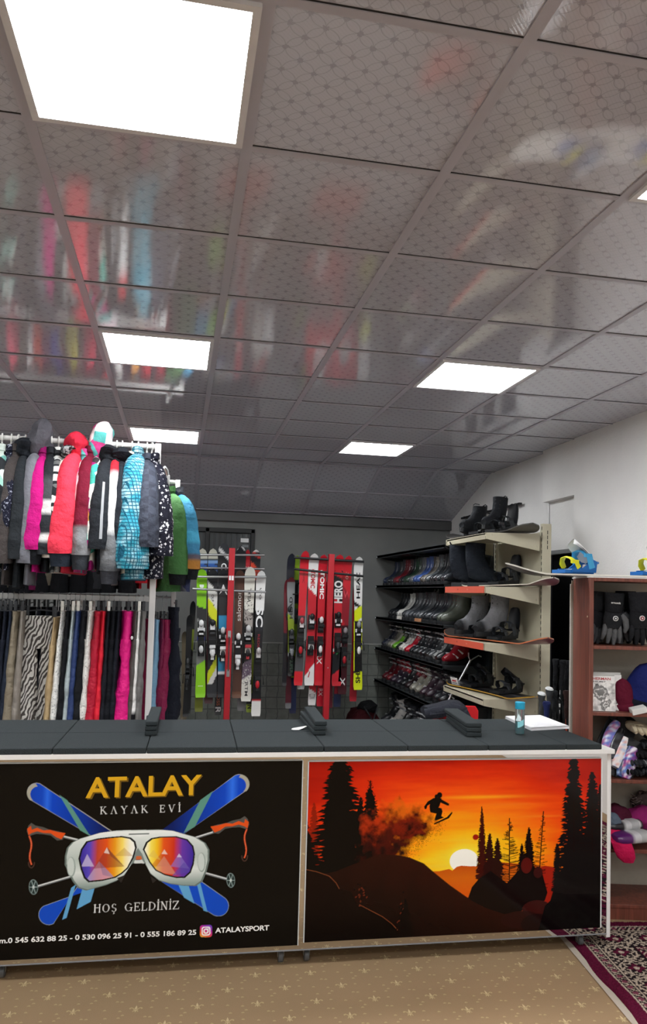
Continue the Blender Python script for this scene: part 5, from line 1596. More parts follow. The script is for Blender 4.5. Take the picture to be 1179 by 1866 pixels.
Y3, Y4 = 8.02, 8.20
RD, DR = '#c01a2a', '#b3202e'
ski('scarlet ski with dark grey tail panel, first on the right rack front', (556, 1004), (543, 1249), Y3, 18, '#cf2230', [(.42, .52, '#3c3e42', 0), (.22, .42, '#2a2c2f', 0), (.10, .24, '#4b4d50', 0), (-.1, .10, '#d3242f', 0)], [('ATOMIC', .76, .86, .2, '#5a1018', .0, 'down')], ('#d9d0d0', '#a8474e', '#26282a'), ('#1b1d1f', '#1d1f21', '#c4242f'), toe_u=.46, heel_u=.285)
ski('red ski with white lettered upper half, second on the right rack', (572, 1009), (563, 1249), Y3, 20, '#bf1f2e', [(.71, 1.1, '#e6e5e3', .03), (-.1, .12, '#e6e5e3', -.05)], [('ATOMIC', .735, .90, .42, '#c01c2b', .03, 'down')], ('#d9dadb', '#1e2022', '#1e2022'), ('#e8e9e9', '#1d1f21', '#1d1f21'), toe_u=.50, heel_u=.30,
    extra=[([(-.15, .06), (.0, .11), (.05, .10), (-.05, .06)], '#b01c28')])
ski('all red ski with large white lettering beside the red post', (589, 1011), (580, 1249), Y3, 18, '#be1b2b', [(-.1, .11, '#c7202e', 0)], [('ATOMIC', .66, .92, .44, '#efefee', .035, 'down'), ('RX', .16, .245, .5, '#efefee', .02, 'down')], ('#1b1d1f', '#d3d4d4', '#1b1d1f'), ('#1d1f21', '#202224', '#e3e4e4'), toe_u=.48, heel_u=.30)
ski('black and red racing ski with slanted white letters right of the post', (618, 1011), (613, 1250), Y3, 20, '#d12a38', [(.65, .83, '#17191c', .02), (.83, 1.1, '#cc2230', .02), (.11, .27, '#1f2328', -.03)], [('HERO', .63, .80, .8, '#ededec', .04, 'up')], ('#1b1d1f', '#1b1d1f', '#e3dede'), ('#1b1d1f', '#1b1d1f', '#3a3c3f'), toe_u=.52, heel_u=.33,
    extra=[([(-.4, .255), (.4, .30), (.4, .325), (-.4, .28)], '#e5dedd'), ([(-.1, .235), (.2, .25), (.22, .262), (-.08, .25)], '#3fae62'), ([(-.4, .87), (.0, .90), (.4, .86), (.4, .875), (.0, .915), (-.4, .885)], '#1a1316')])
ski('red ski fading to maroon with white arrow emblem on the right rack', (634, 1013), (623, 1265), Y3, 18, '#c42430', [(.50, .74, '#8e1c2b', .05), (.34, .50, '#3b1019', 0), (-.1, .36, '#40121c', 0)], [('X', .06, .12, .5, '#d9d6d8', .03, 'down'), ('ATO', .83, .90, .25, '#e6d9c2', .0, 'down')], ('#1b1d1f', '#8d8789', '#1b1d1f'), ('#1d1f21', '#202224', '#a81f2b'), toe_u=.44, heel_u=.27,
    extra=[([(-.25, .91), (.0, .955), (.25, .91), (.0, .925)], '#efeae8'), ([(-.3, .74), (-.1, .69), (.1, .73), (.3, .68), (.25, .70), (.1, .75), (-.1, .71), (-.28, .76)], '#cf4a54')])
ski('white ski with black letters and neon yellow tail, last on the right rack', (653, 1015), (652, 1257), Y3, 19, '#e3e3e1', [(.615, .645, K, .02), (.52, .615, '#d6e31e', -.02), (-.1, .52, '#1a1c1e', 0), (-.1, .13, '#d9e71f', -.01)], [('HEAD', .685, .905, .36, '#17181a', .03, 'up'), ('SHAPE', .05, .235, .46, K, .03, 'up')], ('#202224', '#8f9294', '#d8d9d9'), ('#1d1f21', '#1d1f21', '#e6e6e2'), toe_u=.47, heel_u=.32,
    extra=[([(-.44, .14), (-.34, .14), (-.34, .50), (-.42, .52)], '#d6e31e'), ([(.30, .30), (.40, .30), (.42, .52), (.34, .50)], '#d6e31e')])
ski('navy ski standing furthest left behind the right rack', (531, 1009), (521, 1230), Y4, 16, '#191e2c', [(.1, .5, '#3f1420', 0)], (), ('#2a2c2e', '#2a2c2e', '#2a2c2e'), None)
ski('lime and black ski behind the right rack bars', (541, 1012), (535, 1235), Y4+.02, 11, '#7f9c2a', [(.8, .92, '#8fae2c', 0), (.6, .8, '#17191c', 0)], (), ('#2a2c2e', '#2a2c2e', '#2a2c2e'), None)
ski('grey and lime ski with dark letters at the left side of the right rack', (530, 1052), (531, 1232), Y4-.05, 16, '#8d9092', [(.45, .72, '#8a8d8f', 0), (.20, .60, '#8da32b', .04), (-.1, .20, '#17191b', 0), (.95, 1.1, '#6d1c28', 0)], [('HEAD', .58, .80, .36, '#202224', .02, 'up'), ('SUPER', .03, .17, .36, '#5d7a68', .0, 'down')], ('#4d5053', '#3a3d40', '#2a2c2e'), ('#9a9da0', '#2a2c2e', '#8a8d90'), toe_u=.42, heel_u=.27)
ski('crimson ski edge leaning at the far left of the right rack', (522, 1056), (518, 1250), Y4-.02, 9, '#6d1a28', [(.0, .5, '#1d1f24', 0)], (), None, None)
ski('grey tailed ski hanging low left of the right rack', (529, 1090), (525, 1291), Y4+.04, 12, '#3a1822', [(-.1, .05, '#7d7f82', 0), (.05, .3, '#5b1a2a', 0)], (), None, None)
ski('navy ski low behind the grey tailed one', (540, 1080), (533, 1300), Y4+.09, 14, '#1b2850', (), (), None, None)
ski('white ski tail below the scarlet ski', (560, 1060), (548, 1256), Y3+.055, 15, '#b9bcbd', (), (), None, None)
ski('red and white ski tail below the white lettered ski', (580, 1060), (568, 1285), Y3+.06, 16, '#b51c2b', [(-.1, .115, '#d2d2d0', .02)], [('NICO', .05, .09, .7, '#2a2a2c', .0, 'up')], None, None)
ski('second red ski tail with white letters beside the red post', (594, 1060), (583, 1287), Y3+.06, 15, '#b0192a', (), [('RX', .08, .14, .5, '#cfa5a8', .02, 'down')], None, None)
ski('deep blue ski tail below the slanted letter ski', (624, 1060), (614, 1288), Y3+.06, 15, '#1c2746', [(.1, .6, '#8e1c2b', 0)], (), None, None)
ski('burgundy ski edge beside the right red post', (608, 1060), (602, 1290), Y3+.09, 8, '#5c1524', (), (), None, None)
ski('crimson ski tail below the neon yellow tail', (650, 1060), (643, 1278), Y3+.06, 15, '#8e1624', [(-.1, .04, '#a31c2a', 0)], (), None, None)
# dark bag and red cloth on the floor by the right rack
b = B(); p = at_y(660, 1300, 8.4)
t = thing('duffel_bag', 'black and red bag lying on the floor beside the right ski rack', 'bag', (p.x, 8.45, 0))
b.blob((0, 0, .17), (.17, .16, .18), '#360a10', 18, 10, wob=.35, seed=3); b.obj('bag_body', 'cloth', t)
b = B(); b.blob((.06, -.03, .36), (.11, .10, .07), '#101113', 16, 8, wob=.3, seed=5); b.obj('bag_top', 'cloth', t)
b = B(); b.tube([(.0, -.12, .38), (.05, -.16, .30), (.1, -.15, .22), (.15, -.10, .36)], .008, '#2a2b2d', 6); b.obj('strap', 'cloth', t)
# ------------------------------------------------------------------ gondola shelving along the right wall
GXF, GXB = 2.26, 2.70
DY0, DY1 = 6.53, 8.90
DZ = [2.04, 1.695, 1.335, .985, .62, .14]
CY0, CY1 = 5.57, 6.46
CZ = [2.075, 1.668, 1.24, .828]


def dark_unit():
    t = thing('boot_shelving', 'dark steel wall shelving filled with rows of boots', 'shelving', (GXB, (DY0+DY1)/2, 0))
    y0, y1 = DY0-t.location.y, DY1-t.location.y; d = GXB-GXF
    b = B(); b.box((.005, 0, 1.0), (.02, y1-y0, 1.98), '#2b3034'); b.obj('back_panel', 'dark_steel', t, 0)
    for y in (y0+.02, (y0+y1)/2, y1-.02):
        b = B(); b.box((.03, y, 1.03), (.06, .035, 2.06), '#26292c'); b.obj('upright', 'dark_steel', t, bevel=.003)
    for i, z in enumerate(DZ):
        dd = d if i < 5 else d+.02
        b = B(); b.box((-dd/2, 0, z-.012), (dd, y1-y0-.01, .022), '#24292c'); b.box((-dd+.006, 0, z-.014), (.012, y1-y0-.01, .032), '#2b3134')
        for y in (y0+.03, 0, y1-.03):
            b.loft([[(-dd+.04, y-.012, z-.03), (0, y-.012, z-.10), (0, y-.012, z-.02), (-dd+.04, y-.012, z-.02)], [(-dd+.04, y+.012, z-.03), (0, y+.012, z-.10), (0, y+.012, z-.02), (-dd+.04, y+.012, z-.02)]], '#1b1f22')
        b.obj('shelf', 'dark_steel', t, 0)
        for y in (y1-.02,):
            b = B(); b.box((-dd-.002, y, z-.014), (.006, .02, .012), '#c9cdd0'); b.obj('price_clip', 'plastic', t)
    return t


dark_unit()


def cream_unit():
    t = thing('display_shelving', 'cream steel display shelving with four shelves of snowboards', 'shelving', (GXB, (CY0+CY1)/2, 0))
    y0, y1 = CY0-t.location.y, CY1-t.location.y; d = GXB-GXF
    b = B(); b.box((.03, 0, 1.06), (.015, y1-y0, 2.08), '#b9b39c')
    for z in (.4, .8, 1.22, 1.64):
        b.box((.021, 0, z), (.004, y1-y0, .004), '#8f8a76')
    b.obj('back_panel', 'cream_steel', t, 0)
    for y in (y0-.0, y1+.0):
        b = B(); b.box((.045, y, 1.08), (.075, .04, 2.16), '#b9b39c')
        b.obj('upright', 'cream_steel', t, bevel=.004)
        s = B()
        for k in range(46):
            s.box((.0065, y-.012, .1+k*.045), (.003, .006, .026), '#141414')
        s.obj('slot_row', 'plastic', t, 0); s = B()
        for k in range(4):
            s.box((.05, y-.0205, 1.98+k*.038), (.005, .003, .028), '#141414')
        s.obj('face_slots', 'plastic', t, 0)
    for i, z in enumerate(CZ):
        b = B(); b.box((-d/2, 0, z-.008), (d, y1-y0-.03, .016), '#b9b39c'); b.box((-d+.008, 0, z-.024), (.016, y1-y0-.03, .05), '#b9b39c')
        b.obj('shelf', 'cream_steel', t, 0, bevel=.003)
        for y in (y0-.004, y1+.004):
            br = B(); br.loft([[(-d+.0, y+s*.006, z-.048), (-d*.02, y+s*.006, z-.125), (-d*.02, y+s*.006, z+.006), (-d+.0, y+s*.006, z+.0)] for s in (-1, 1)], '#c2bca6')
            br.box((-d+.05, y-.008, z-.012), (.012, .004, .012), '#8d8874'); br.box((-d*.06, y-.008, z-.09), (.012, .004, .012), '#8d8874')
            br.obj('shelf_bracket', 'cream_steel', t, 30)
        if i in (1, 2):
            s = B(); s.box((-d-.006, 0, z-.023), (.006, y1-y0-.02, .052), '#e0634b'); s.box((-d-.0095, .12, z-.02), (.001, .02, .012), '#b04030'); s.box((-d-.0095, -.1, z-.022), (.001, .03, .01), '#e98a76'); s.obj('price_strip', 'gloss', t, bevel=.002)
    return t


cream_unit()


# ------------------------------------------------------------------ boots
def boot(label, loc, rz, kind, shell, sole='#15171a', trim='#2b2e31', h=.31, s=1., group=None, tilt=0., m='wrap', cap=None):
    """toe towards local -y"""
    t = thing('snowboard_boot' if kind == 'snow' else 'ski_boot', label, 'boot', loc, group=group, rot=(tilt, 0, rz))
    b = B()
    if kind == 'snow':
        path = [(0, -.165, .055), (0, -.13, .062), (0, -.07, .072), (0, -.015, .098), (0, .035, .125), (0, .055, .19), (0, .06, .25), (0, .058, h)]
        rad = [(.026, .022), (.046, .045), (.049, .052), (.049, .068), (.050, .088), (.052, .074), (.054, .072), (.056, .074)]
    else:
        path = [(0, -.155, .05), (0, -.12, .058), (0, -.06, .07), (0, -.01, .10), (0, .035, .125), (0, .045, .19), (0, .03, .25), (0, .012, h)]
        rad = [(.03, .018), (.047, .036), (.049, .05), (.046, .072), (.048, .09), (.049, .07), (.054, .072), (.060, .078)]
    path = [(x*s, y*s, z*s if i < 7 else z) for i, (x, y, z) in enumerate(path)]; rad = [(a*s, c*s) for a, c in rad]
    rr = random.random()*30
    sh = shell if isinstance(shell, tuple) else (shell, shell)
    ring_cols = lambda i, j: cap if cap and i < 2 else sh[0] if i < 4 else sh[1]
    b.tube(path, rad, ring_cols, 18); b.obj('shell', m, t, 50)
    o = []
    for q in range(22):
        a = 2*PI*q/22; y = math.cos(a); o.append(((.045+.006*y)*math.sin(a)*s*(1 if y < .3 else .88), (-.03-.143*y)*s))
    b = B(); b.loft([[(x*.95, y, 0) for x, y in o], [(x*1.04, y*1.0, .022*s) for x, y in o], [(x, y*.99, .034*s) for x, y in o]], sole)
    b.obj('sole', 'plastic', t, 50)
    if kind == 'snow':
        b = B()
        for q in range(5):
            zz = .10+q*.04; yy = -.045+q*.0; 
        k = 0
        for (y, z, w_) in ((-.09, .112, .036), (-.055, .132, .036), (-.03, .165, .034), (-.018, .20, .034), (-.014, .235, .034), (-.012, .27, .034)):
            b.tube([(-w_*s, (y+.02)*s, (z-.006)*s), (0, y*s, z*s), (w_*s, (y+.02)*s, (z-.006)*s)], .0042*s, trim, 6, (0, 0, 1))
        b.obj('lace', 'plastic', t)
        b = B(); b.tube([(-.02*s, .11*s, h-.01), (-.018*s, .125*s, h+.02), (0, .128*s, h+.03), (.018*s, .125*s, h+.02), (.02*s, .11*s, h-.01)], .005*s, trim, 6); b.obj('pull_loop', 'cloth', t)
    else:
        for (y, z, yb, zb) in ((-.085, .098, -.03, .075), (-.035, .135, .03, .10), (-.03, .205, .05, .185), (-.045, .255, .03, .24)):
            b = B(); b.tube([(-.051*s, (y+.05)*s, (z-.035)*s), (-.038*s, (y+.008)*s, (z-.004)*s), (0, (y-.012)*s, (z+.004)*s), (.038*s, (y+.008)*s, (z-.004)*s), (.051*s, (y+.05)*s, (z-.035)*s)], [(.008*s, .004*s)]*5, trim, 6, (0, 0, 1))
            b.box((-.018*s, (y-.012)*s, (z+.004)*s), (.05*s, .014*s, .012*s), '#a9acae' if trim != '#a9acae' else '#55585b'); b.obj('buckle', 'plastic', t)
        b = B(); b.tube([(0, .02*s, h-.03), (0, .012*s, h+.012)], [(.054*s, .068*s), (.056*s, .07*s)], '#1b1d20', 16); b.obj('liner_cuff', 'cloth', t)
    return t


def boot_row(zs, x, items, y_far, y_near, kind, desc, group, toe=R(-90), h=.285, s=1., jitter=.01, tilt=0.):
    n = len(items)
    for i, it in enumerate(items):
        y = y_far+(y_near-y_far)*i/(n-1)
        shell, cname = it[0], it[1]
        kw = it[2] if len(it) > 2 else {}
        lab = f'{cname} boot, {ORD[i]} from the back wall {desc}'
        boot(lab, (x+random.uniform(-jitter, jitter), y, zs), toe+R(random.uniform(-5, 5)), kind, shell, h=h+random.uniform(-.012, .008), s=s, group=group, tilt=tilt, **kw)


navy, blk, gry, brn = ('#232c44', 'navy'), ('#1d2024', 'black'), ('#55585c', 'grey'), ('#4a4440', 'brown grey')
red = ('#6b1a24', 'dark red', dict(trim='#c9c4c4'))
boot_row(DZ[1], GXF+.195, [navy, ('#333d52', 'slate'), ('#26292e', 'black'), ('#3a3a40', 'charcoal'), red, red, ('#3a2226', 'red and black', dict(trim='#d8d6d4')), blk, ('#1f3a2a', 'black and green', dict(trim='#3f9a5c')), ('#24362c', 'dark green', dict(trim='#3f9a5c')), gry, ('#6a6c70', 'grey'), ('#31477a', 'blue'), ('#36508a', 'blue'), brn, ('#77736c', 'silver grey', dict(trim='#cfd2d3')), ('#4b5054', 'grey'), ('#24272b', 'black', dict(trim='#b9bcbe')), blk, ('#2a2e33', 'charcoal', dict(trim='#c9ccce')), blk, ('#22262c', 'black')], 8.72, 6.66, 'snow', 'on the second dark shelf', 'snowboard boots on the second dark shelf', s=.88)
boot_row(DZ[2], GXF+.195, [blk, ('#17191d', 'black'), blk, ('#c9c9c4', 'white', dict(sole='#c4c2bb')), ('#bdbdb8', 'off-white', dict(sole='#b9b6ad')), ('#2a2d31', 'charcoal'), gry, ('#383c41', 'charcoal', dict(trim='#b9bcbe')), ('#2b2e33', 'black', dict(trim='#b9bcbe')), ('#3c4045', 'grey', dict(sole='#a3714f')), ('#4a4d50', 'grey', dict(sole='#a3714f')), blk, ('#25292e', 'black'), ('#2a2e34', 'black'), ('#1f2328', 'black'), ('#4d534a', 'olive grey', dict(trim='#9c3a34')), ('#555a50', 'olive grey', dict(trim='#9c3a34'))], 8.45, 6.70, 'snow', 'on the third dark shelf', 'snowboard boots on the third dark shelf', s=.93)
boot_row(DZ[3], GXF+.19, [('#2b3142', 'navy'), ('#55585e', 'grey'), ('#8c8a80', 'beige grey', dict(trim='#c9c6ba')), ('#a39f92', 'beige', dict(trim='#d5d2c6')), (('#67a52a', '#4b4d44'), 'lime toed', dict(trim='#20301a')), ('#20261f', 'black green'), (('#cfccc6', '#5c5b58'), 'white toed'), (('#c6c3bc', '#6a6864'), 'white toed'), (('#b0192c', '#8c1524'), 'red', dict(trim='#d9d4d4')), ('#26282b', 'black'), blk, ('#2a2c2f', 'black', dict(trim='#c4c6c8')), blk, ('#232528', 'black', dict(trim='#a9acae')), ('#3a3d40', 'dark grey', dict(trim='#c4c6c8')), (('#8b8d8c', '#4a4c4e'), 'silver grey', dict(trim='#d8dada')), ('#1f2124', 'black'), ('#8e1624', 'bright red', dict(trim='#d0cccc'))], 8.72, 6.66, 'ski', 'on the fourth dark shelf', 'ski boots on the fourth dark shelf', toe=R(-82), h=.27)
boot_row(DZ[4], GXF+.195, [('#5d1420', 'dark red', dict(trim='#b9b5b5')), ('#741722', 'red', dict(trim='#1c1c1e')), (('#3a2a3a', '#8e1a28'), 'plum and red', dict(trim='#c9c6c8')), (('#2b2530', '#a31c2a'), 'black and red', dict(trim='#d9d4d4')), ('#1d1f22', 'black'), (('#2a1c20', '#7c1a26'), 'red and black', dict(trim='#d0cccc')), (('#8d8a80', '#5a1a20'), 'beige toed', dict(trim='#e0ddd6')), (('#8a877b', '#77756a'), 'grey beige', dict(trim='#e0ddd6')), ('#3a2a34', 'purple brown', dict(trim='#4a3a44')), ('#33262f', 'purple brown'), ('#24262a', 'black', dict(trim='#a9acae')), ('#1d1f22', 'black', dict(trim='#a9acae'))], 8.66, 6.72, 'ski', 'on the fifth dark shelf', 'ski boots on the fifth dark shelf', toe=R(-80), h=.29)
boot_row(DZ[5], GXF+.195, [('#202226', 'black'), (('#c9c7c2', '#d2d0cb'), 'white buckled', dict(trim='#8a8c8e')), ('#17191c', 'black'), ('#1d2028', 'ink blue'), ('#22242a', 'black', dict(trim='#c9cbcc')), ('#1a1c20', 'black'), ('#24262b', 'charcoal', dict(trim='#b9bcbe')), ('#1c1e22', 'black')], 8.62, 6.80, 'ski', 'on the lowest dark shelf', 'ski boots on the lowest dark shelf', toe=R(-84), h=.34, s=1.1)


# ------------------------------------------------------------------ snowboards with bindings
def snowboard(label, loc, rz, L, W, top_col, base_col, edge='#cfc9bd', bind=(), bcol=('#1b1d20', '#26282c', '#2f3236'), pitch=0., roll=0., rise=.05, stripe=None, highback=True, folded=0., bscale=1.):
    """lies along local y, top up; bind: positions along its length"""
    t = thing('snowboard', label, 'snowboard', loc, rot=(pitch, roll, rz))
    n, q = 48, 9; SX = (-1, -.955, -.6, -.3, 0, .3, .6, .955, 1); vs, fs, cs = [], [], []
    lt, lb, le = lin(top_col), lin(base_col), lin(edge); ls = lin(stripe) if stripe else lt
    for i in range(n+1):
        u = -1+2*i/n; a = abs(u)
        w_ = W/2*(.84+.16*min(1, (a/.72))**2)
        if a > .76: w_ *= math.sqrt(max(.002, 1-((a-.76)/.24)**2))
        zz = rise*max(0, (a-.72)/.28)**1.6
        for j in range(q):
            s = SX[j]; vs.append((s*w_, u*L/2, zz+.009)); cs.append(le if abs(s) > .98 else (ls if abs(s) < .3 else lt))
        for j in range(q):
            s = -SX[j]; vs.append((s*w_, u*L/2, zz+.001)); cs.append(lb if abs(s) < .98 else le)
    k = 2*q
    for i in range(n):
        for j in range(k):
            a = i*k+j; c = i*k+(j+1) % k; fs.append((a, c, c+k, a+k))
    fs.append(tuple(range(k))[::-1]); fs.append(tuple(range(n*k, (n+1)*k)))
    b = B(); b.add(vs, fs, cs); b.obj('deck', 'gloss', t, 40)
    c1, c2, c3 = bcol
    for y, ang in bind:
        b = B(); mx = Matrix.Translation((0, y, .012)) @ Matrix.Rotation(ang, 4, 'Z') @ Matrix.Scale(bscale, 4)
        # base plate: toe towards local -x
        b.box((0, 0, .012), (.22, .11, .02), c1, mx); b.lathe([(.045, .02), (.05, .026), (.03, .03)], c2, 18, (0, 0, 0), mx)
        for s in (-1, 1):
            b.loft([[(x, s*(.055+d), z) for x, z in ((-.06, .01), (.12, .01), (.13, .075), (.10, .085), (.02, .035), (-.06, .03))] for d in (0, .008)], c1, mx=mx)
        b.tube([(.12, -.058, .07), (.15, -.045, .07), (.16, 0, .07), (.15, .045, .07), (.12, .058, .07)], (.008), c1, 8, (0, 0, 1), mx=mx)
        bd = b.obj('binding', 'plastic', t, 40)
        if highback:
            b = B(); m2 = mx @ Matrix.Translation((.135, 0, .06)) @ Matrix.Rotation(folded, 4, 'Y')
            b.loft([[(.0+.03*(1-(2*j/8-1)**2)+.012*z*8, (-1+2*j/8)*w_, z) for j in range(9)] for z, w_ in ((0, .05), (.07, .058), (.14, .055), (.18, .04), (.19, .02))]
                   , c2, cap=False, closed=False, mx=m2)
            b.loft([[(.008+.03*(1-(2*j/8-1)**2)+.012*z*8, (-1+2*j/8)*w_*.98, z) for j in range(9)] for z, w_ in ((0, .05), (.07, .058), (.14, .055), (.18, .04), (.19, .02))][::-1]
                   , c2, cap=False, closed=False, mx=m2)
            b.obj('highback', 'plastic', bd, 50)
        for x, z, wd in ((-.05, .085, .018), (.05, .125, .026)):
            b = B(); b.tube([(x+.04, -.062, .035), (x+.02, -.06, z-.02), (x, -.03, z+.008), (x, 0, z+.014), (x, .03, z+.008), (x+.02, .06, z-.02), (x+.04, .062, .035)], [(wd, .005)]*7, c3, 8, (1, 0, 0), mx=mx)
            b.box((x+.01, -.058, z-.015), (.05, .016, .02), c2, mx); b.obj('strap', 'plastic', bd, 40)
    return t


cxm = (GXF+GXB)/2
# topmost shelf: dark board with a pair of black boots strapped in
snowboard('black snowboard with black boots on the top cream shelf', (cxm-.01, 6.02, CZ[0]+.014), R(8), 1.25, .25, '#2a2826', '#3c3a38', '#4a4846', [(.10, R(15)), (-.16, R(15))], rise=.05)
p = Vector((cxm-.03, 6.02, CZ[0]+.04))
boot('black lace-up boot further back on the top cream shelf', p+Vector((-.0, .30, 0)), R(-60), 'snow', '#25272a', h=.26, tilt=R(-6), m='cloth')
boot('black lace-up boot nearer the upright on the top cream shelf', p+Vector((.05, -.03, 0)), R(-55), 'snow', '#24262a', h=.30, tilt=R(-6), m='cloth')
# second shelf: tall boots and two boards
boot('tall black pull-on boot beside the plastic wrapped boots', (cxm-.10, 6.28, CZ[1]), R(70), 'snow', '#22272f', h=.35, s=1.12, m='cloth', sole='#2a2d31')
boot('tall black pull-on boot at the front of the second cream shelf', (cxm-.04, 6.06, CZ[1]), R(72), 'snow', '#1f242c', h=.36, s=1.12, m='cloth', sole='#2a2d31')
snowboard('maroon snowboard lying on the second cream shelf', (cxm+.07, 5.84, CZ[1]+.012), R(14), 1.1, .24, '#2a2628', '#7a4650', '#c9c2b4', [(.05, R(10))], rise=.05, pitch=R(-1))
# third shelf: grey boots in bindings on a pink based board
snowboard('orange edged snowboard with pink base under the grey boots', (cxm-.02, 5.86, CZ[2]+.012), R(11), 1.35, .25, '#3a3432', '#8a5058', '#c0704a', [(.24, R(15)), (-.10, R(15))], rise=.055)
boot('grey and black snowboard boot further back on the pink based board', (cxm-.06, 6.20, CZ[2]+.04), R(-75), 'snow', '#85868a', sole='#1b1c1e', cap='#222325', h=.32, s=1.1, m='cloth', trim='#2a2b2d')
boot('grey and black snowboard boot nearer the upright on the pink based board', (cxm-.02, 5.88, CZ[2]+.04), R(-70), 'snow', '#8a8b8f', sole='#1b1c1e', cap='#222325', h=.33, s=1.12, m='cloth', trim='#2a2b2d')
# fourth shelf: yellow edged board with folded black bindings
snowboard('black snowboard with yellow edge and folded bindings on the lowest cream shelf', (cxm-.0, 5.95, CZ[3]+.012), R(9), 1.2, .27, '#26262a', '#a9a39a', '#b88f34', [(.22, R(10)), (-.20, R(10))], rise=.03, folded=R(-62), stripe='#5a5a5c')
b = B(); b.box((0, 0, .045), (.004, .085, .06), '#e4e2df'); b.box((-.003, 0, .05), (.002, .05, .012), '#b8323a'); b.box((-.003, .0, .03), (.002, .06, .006), '#6a6a6c')
o = b.obj('price_tag', 'paper'); o.location = (cxm-.16, 6.33, CZ[3]+.008); o.rotation_euler = (0, R(-20), R(20)); tag(o, 'white price tag with red mark on the lowest cream shelf', 'price tag')

# hooked pole leaning between the two shelving runs
a, c = at_y(800, 1308, 6.495), at_y(857, 1204, 6.495)
t = thing('hook_pole', 'metal reaching pole with forked tip leaning between dark and cream shelves', 'pole', (a.x-(c.x-a.x)*.0, 6.495, 0))
d = (c-a).normalized(); foot = a-d*(a.z/d.z)
off = Vector((t.location.x, 6.495, 0))
b = B(); b.tube([foot-off, c-off], .0105, '#a9a9a6', 10, (0, 1, 0)); b.obj('shaft', 'steel', t)
b = B(); b.tube([c-off, c-off+Vector((-.015, 0, .03)), c-off+Vector((-.018, 0, .07))], .006, '#a9a9a6', 8, (0, 1, 0)); b.tube([c-off, c-off+Vector((.03, 0, .02)), c-off+Vector((.075, 0, .045)), c-off+Vector((.10, 0, .035))], .006, '#a9a9a6', 8, (0, 1, 0)); b.obj('fork', 'steel', t)


# ------------------------------------------------------------------ chair with a dark coat behind the counter
def chair_and_coat():
    p = at_y(872, 1293, 4.75)
    t = thing('plastic_chair', 'red plastic chair behind the counter under a dark coat', 'chair', (p.x-.115, 4.9, 0), R(-6))
    zt = p.z+.004
    b = B(); pts = [(-.16, zt-.30), (.16, zt-.30), (.165, zt-.03), (.145, zt), (-.145, zt), (-.165, zt-.03)]
    b.loft([[(x, y+.02*(z-zt+.3), z) for x, z in pts] for y in (.0-.02, .0)], '#d01c24'); b.obj('backrest', 'plastic', t, bevel=.004)
    b = B()
    for i in range(3):
        b.box((-.09+.09*i, -.021, zt-.09), (.045, .004, .03), '#7a0e14')
    b.obj('back_opening', 'plastic', t)
    b = B(); b.box((0, .22, .44), (.43, .43, .03), '#c91b23'); b.obj('seat', 'plastic', t, bevel=.01)
    for sx in (-.19, .19):
        for y, z1 in ((.01, zt-.28), (.40, .43)):
            b = B(); b.tube([(sx*1.1, y, 0), (sx, y, z1)], .016, '#b9b9b8', 8); b.obj('leg', 'steel', t)
    c0 = at_y(826, 1281, 4.78)
    j = thing('draped_coat', 'dark navy grey coat thrown over the red chair behind the counter', 'coat', (c0.x, 4.80, c0.z-.40))
    b = B(); rings = []
    L_ = [(-.18, .345, .03), (-.14, .352, .034), (-.09, .362, .036), (-.05, .372, .04), (-.01, .380, .044), (.03, .375, .05), (.06, .35, .055), (.085, .30, .06), (.105, .22, .06), (.115, .10, .055), (.12, .0, .045)]
    for i, (x, z, r) in enumerate(L_):
        ring = []
        for k in range(14):
            a = 2*PI*k/14; d = 1+.3*wrinkle((x*4, math.cos(a), math.sin(a)), (2, 1.4, 1.4), 77)
            ring.append((x+.5*r*math.cos(a)*(i/10), .10*math.sin(a)*d*-1, z+r*math.cos(a)*d*(1-.5*i/10)))
        rings.append(ring)
    b.loft(rings, '#23252d'); b.obj('coat_body', 'cloth', j, 60)
    b = B(); b.tube([(-.20, -.06, .335), (-.12, -.08, .35), (-.04, -.10, .375), (.02, -.11, .36), (.05, -.11, .25), (.055, -.10, .02)], [(.034, .03), (.036, .03), (.038, .032), (.045, .034), (.045, .03), (.04, .028)], '#262830', 12, (0, 0, 1)); b.obj('sleeve', 'cloth', j, 60)


chair_and_coat()


# ------------------------------------------------------------------ ski poles hanging before the dark doorway
def ski_pole(label, top, bot, y, grip, shaft, col2=None, lean=0.):
    a, c = at_y(*top, y), at_y(*bot, y+lean); c = a+(c-a)*(a.z/(a.z-c.z))
    t = thing('ski_pole', label, 'ski pole', c, group='ski poles before the dark doorway')
    d = a-c; L = d.length; u = d/L
    b = B(); b.tube([Vector((0, 0, 0)), d*.86], .0062, shaft, 8); b.obj('shaft', 'gloss', t)
    b = B(); b.tube([d*.84, d*.88, d*.92, d*.97, d, d+Vector((0, 0, .012))], [(.010, .010), (.016, .018), (.015, .017), (.017, .020), (.024, .028), (.02, .022)], grip, 12); b.obj('grip', 'cloth', t)
    if col2:
        b = B(); b.tube([d+Vector((0, 0, .012)), d+Vector((0, -.002, .02))], [(.026, .03), (.02, .024)], col2, 14); b.obj('grip_cap', 'plastic', t)
    b = B(); b.tube([d*.985, d*.96+Vector((.05, -.01, -.02)), d*.86+Vector((.06, -.015, -.05)), d*.78+Vector((.03, -.012, -.05)), d*.80+Vector((-.0, -.01, -.0)), d*.95], [(.008, .002)]*6, '#1c1e20', 6); b.obj('wrist_strap', 'cloth', t)
    b = B(); b.lathe([(.01, .06), (.045, .065), (.045, .07), (.01, .08)], '#1d1f21', 16); b.obj('basket', 'plastic', t)
    return t


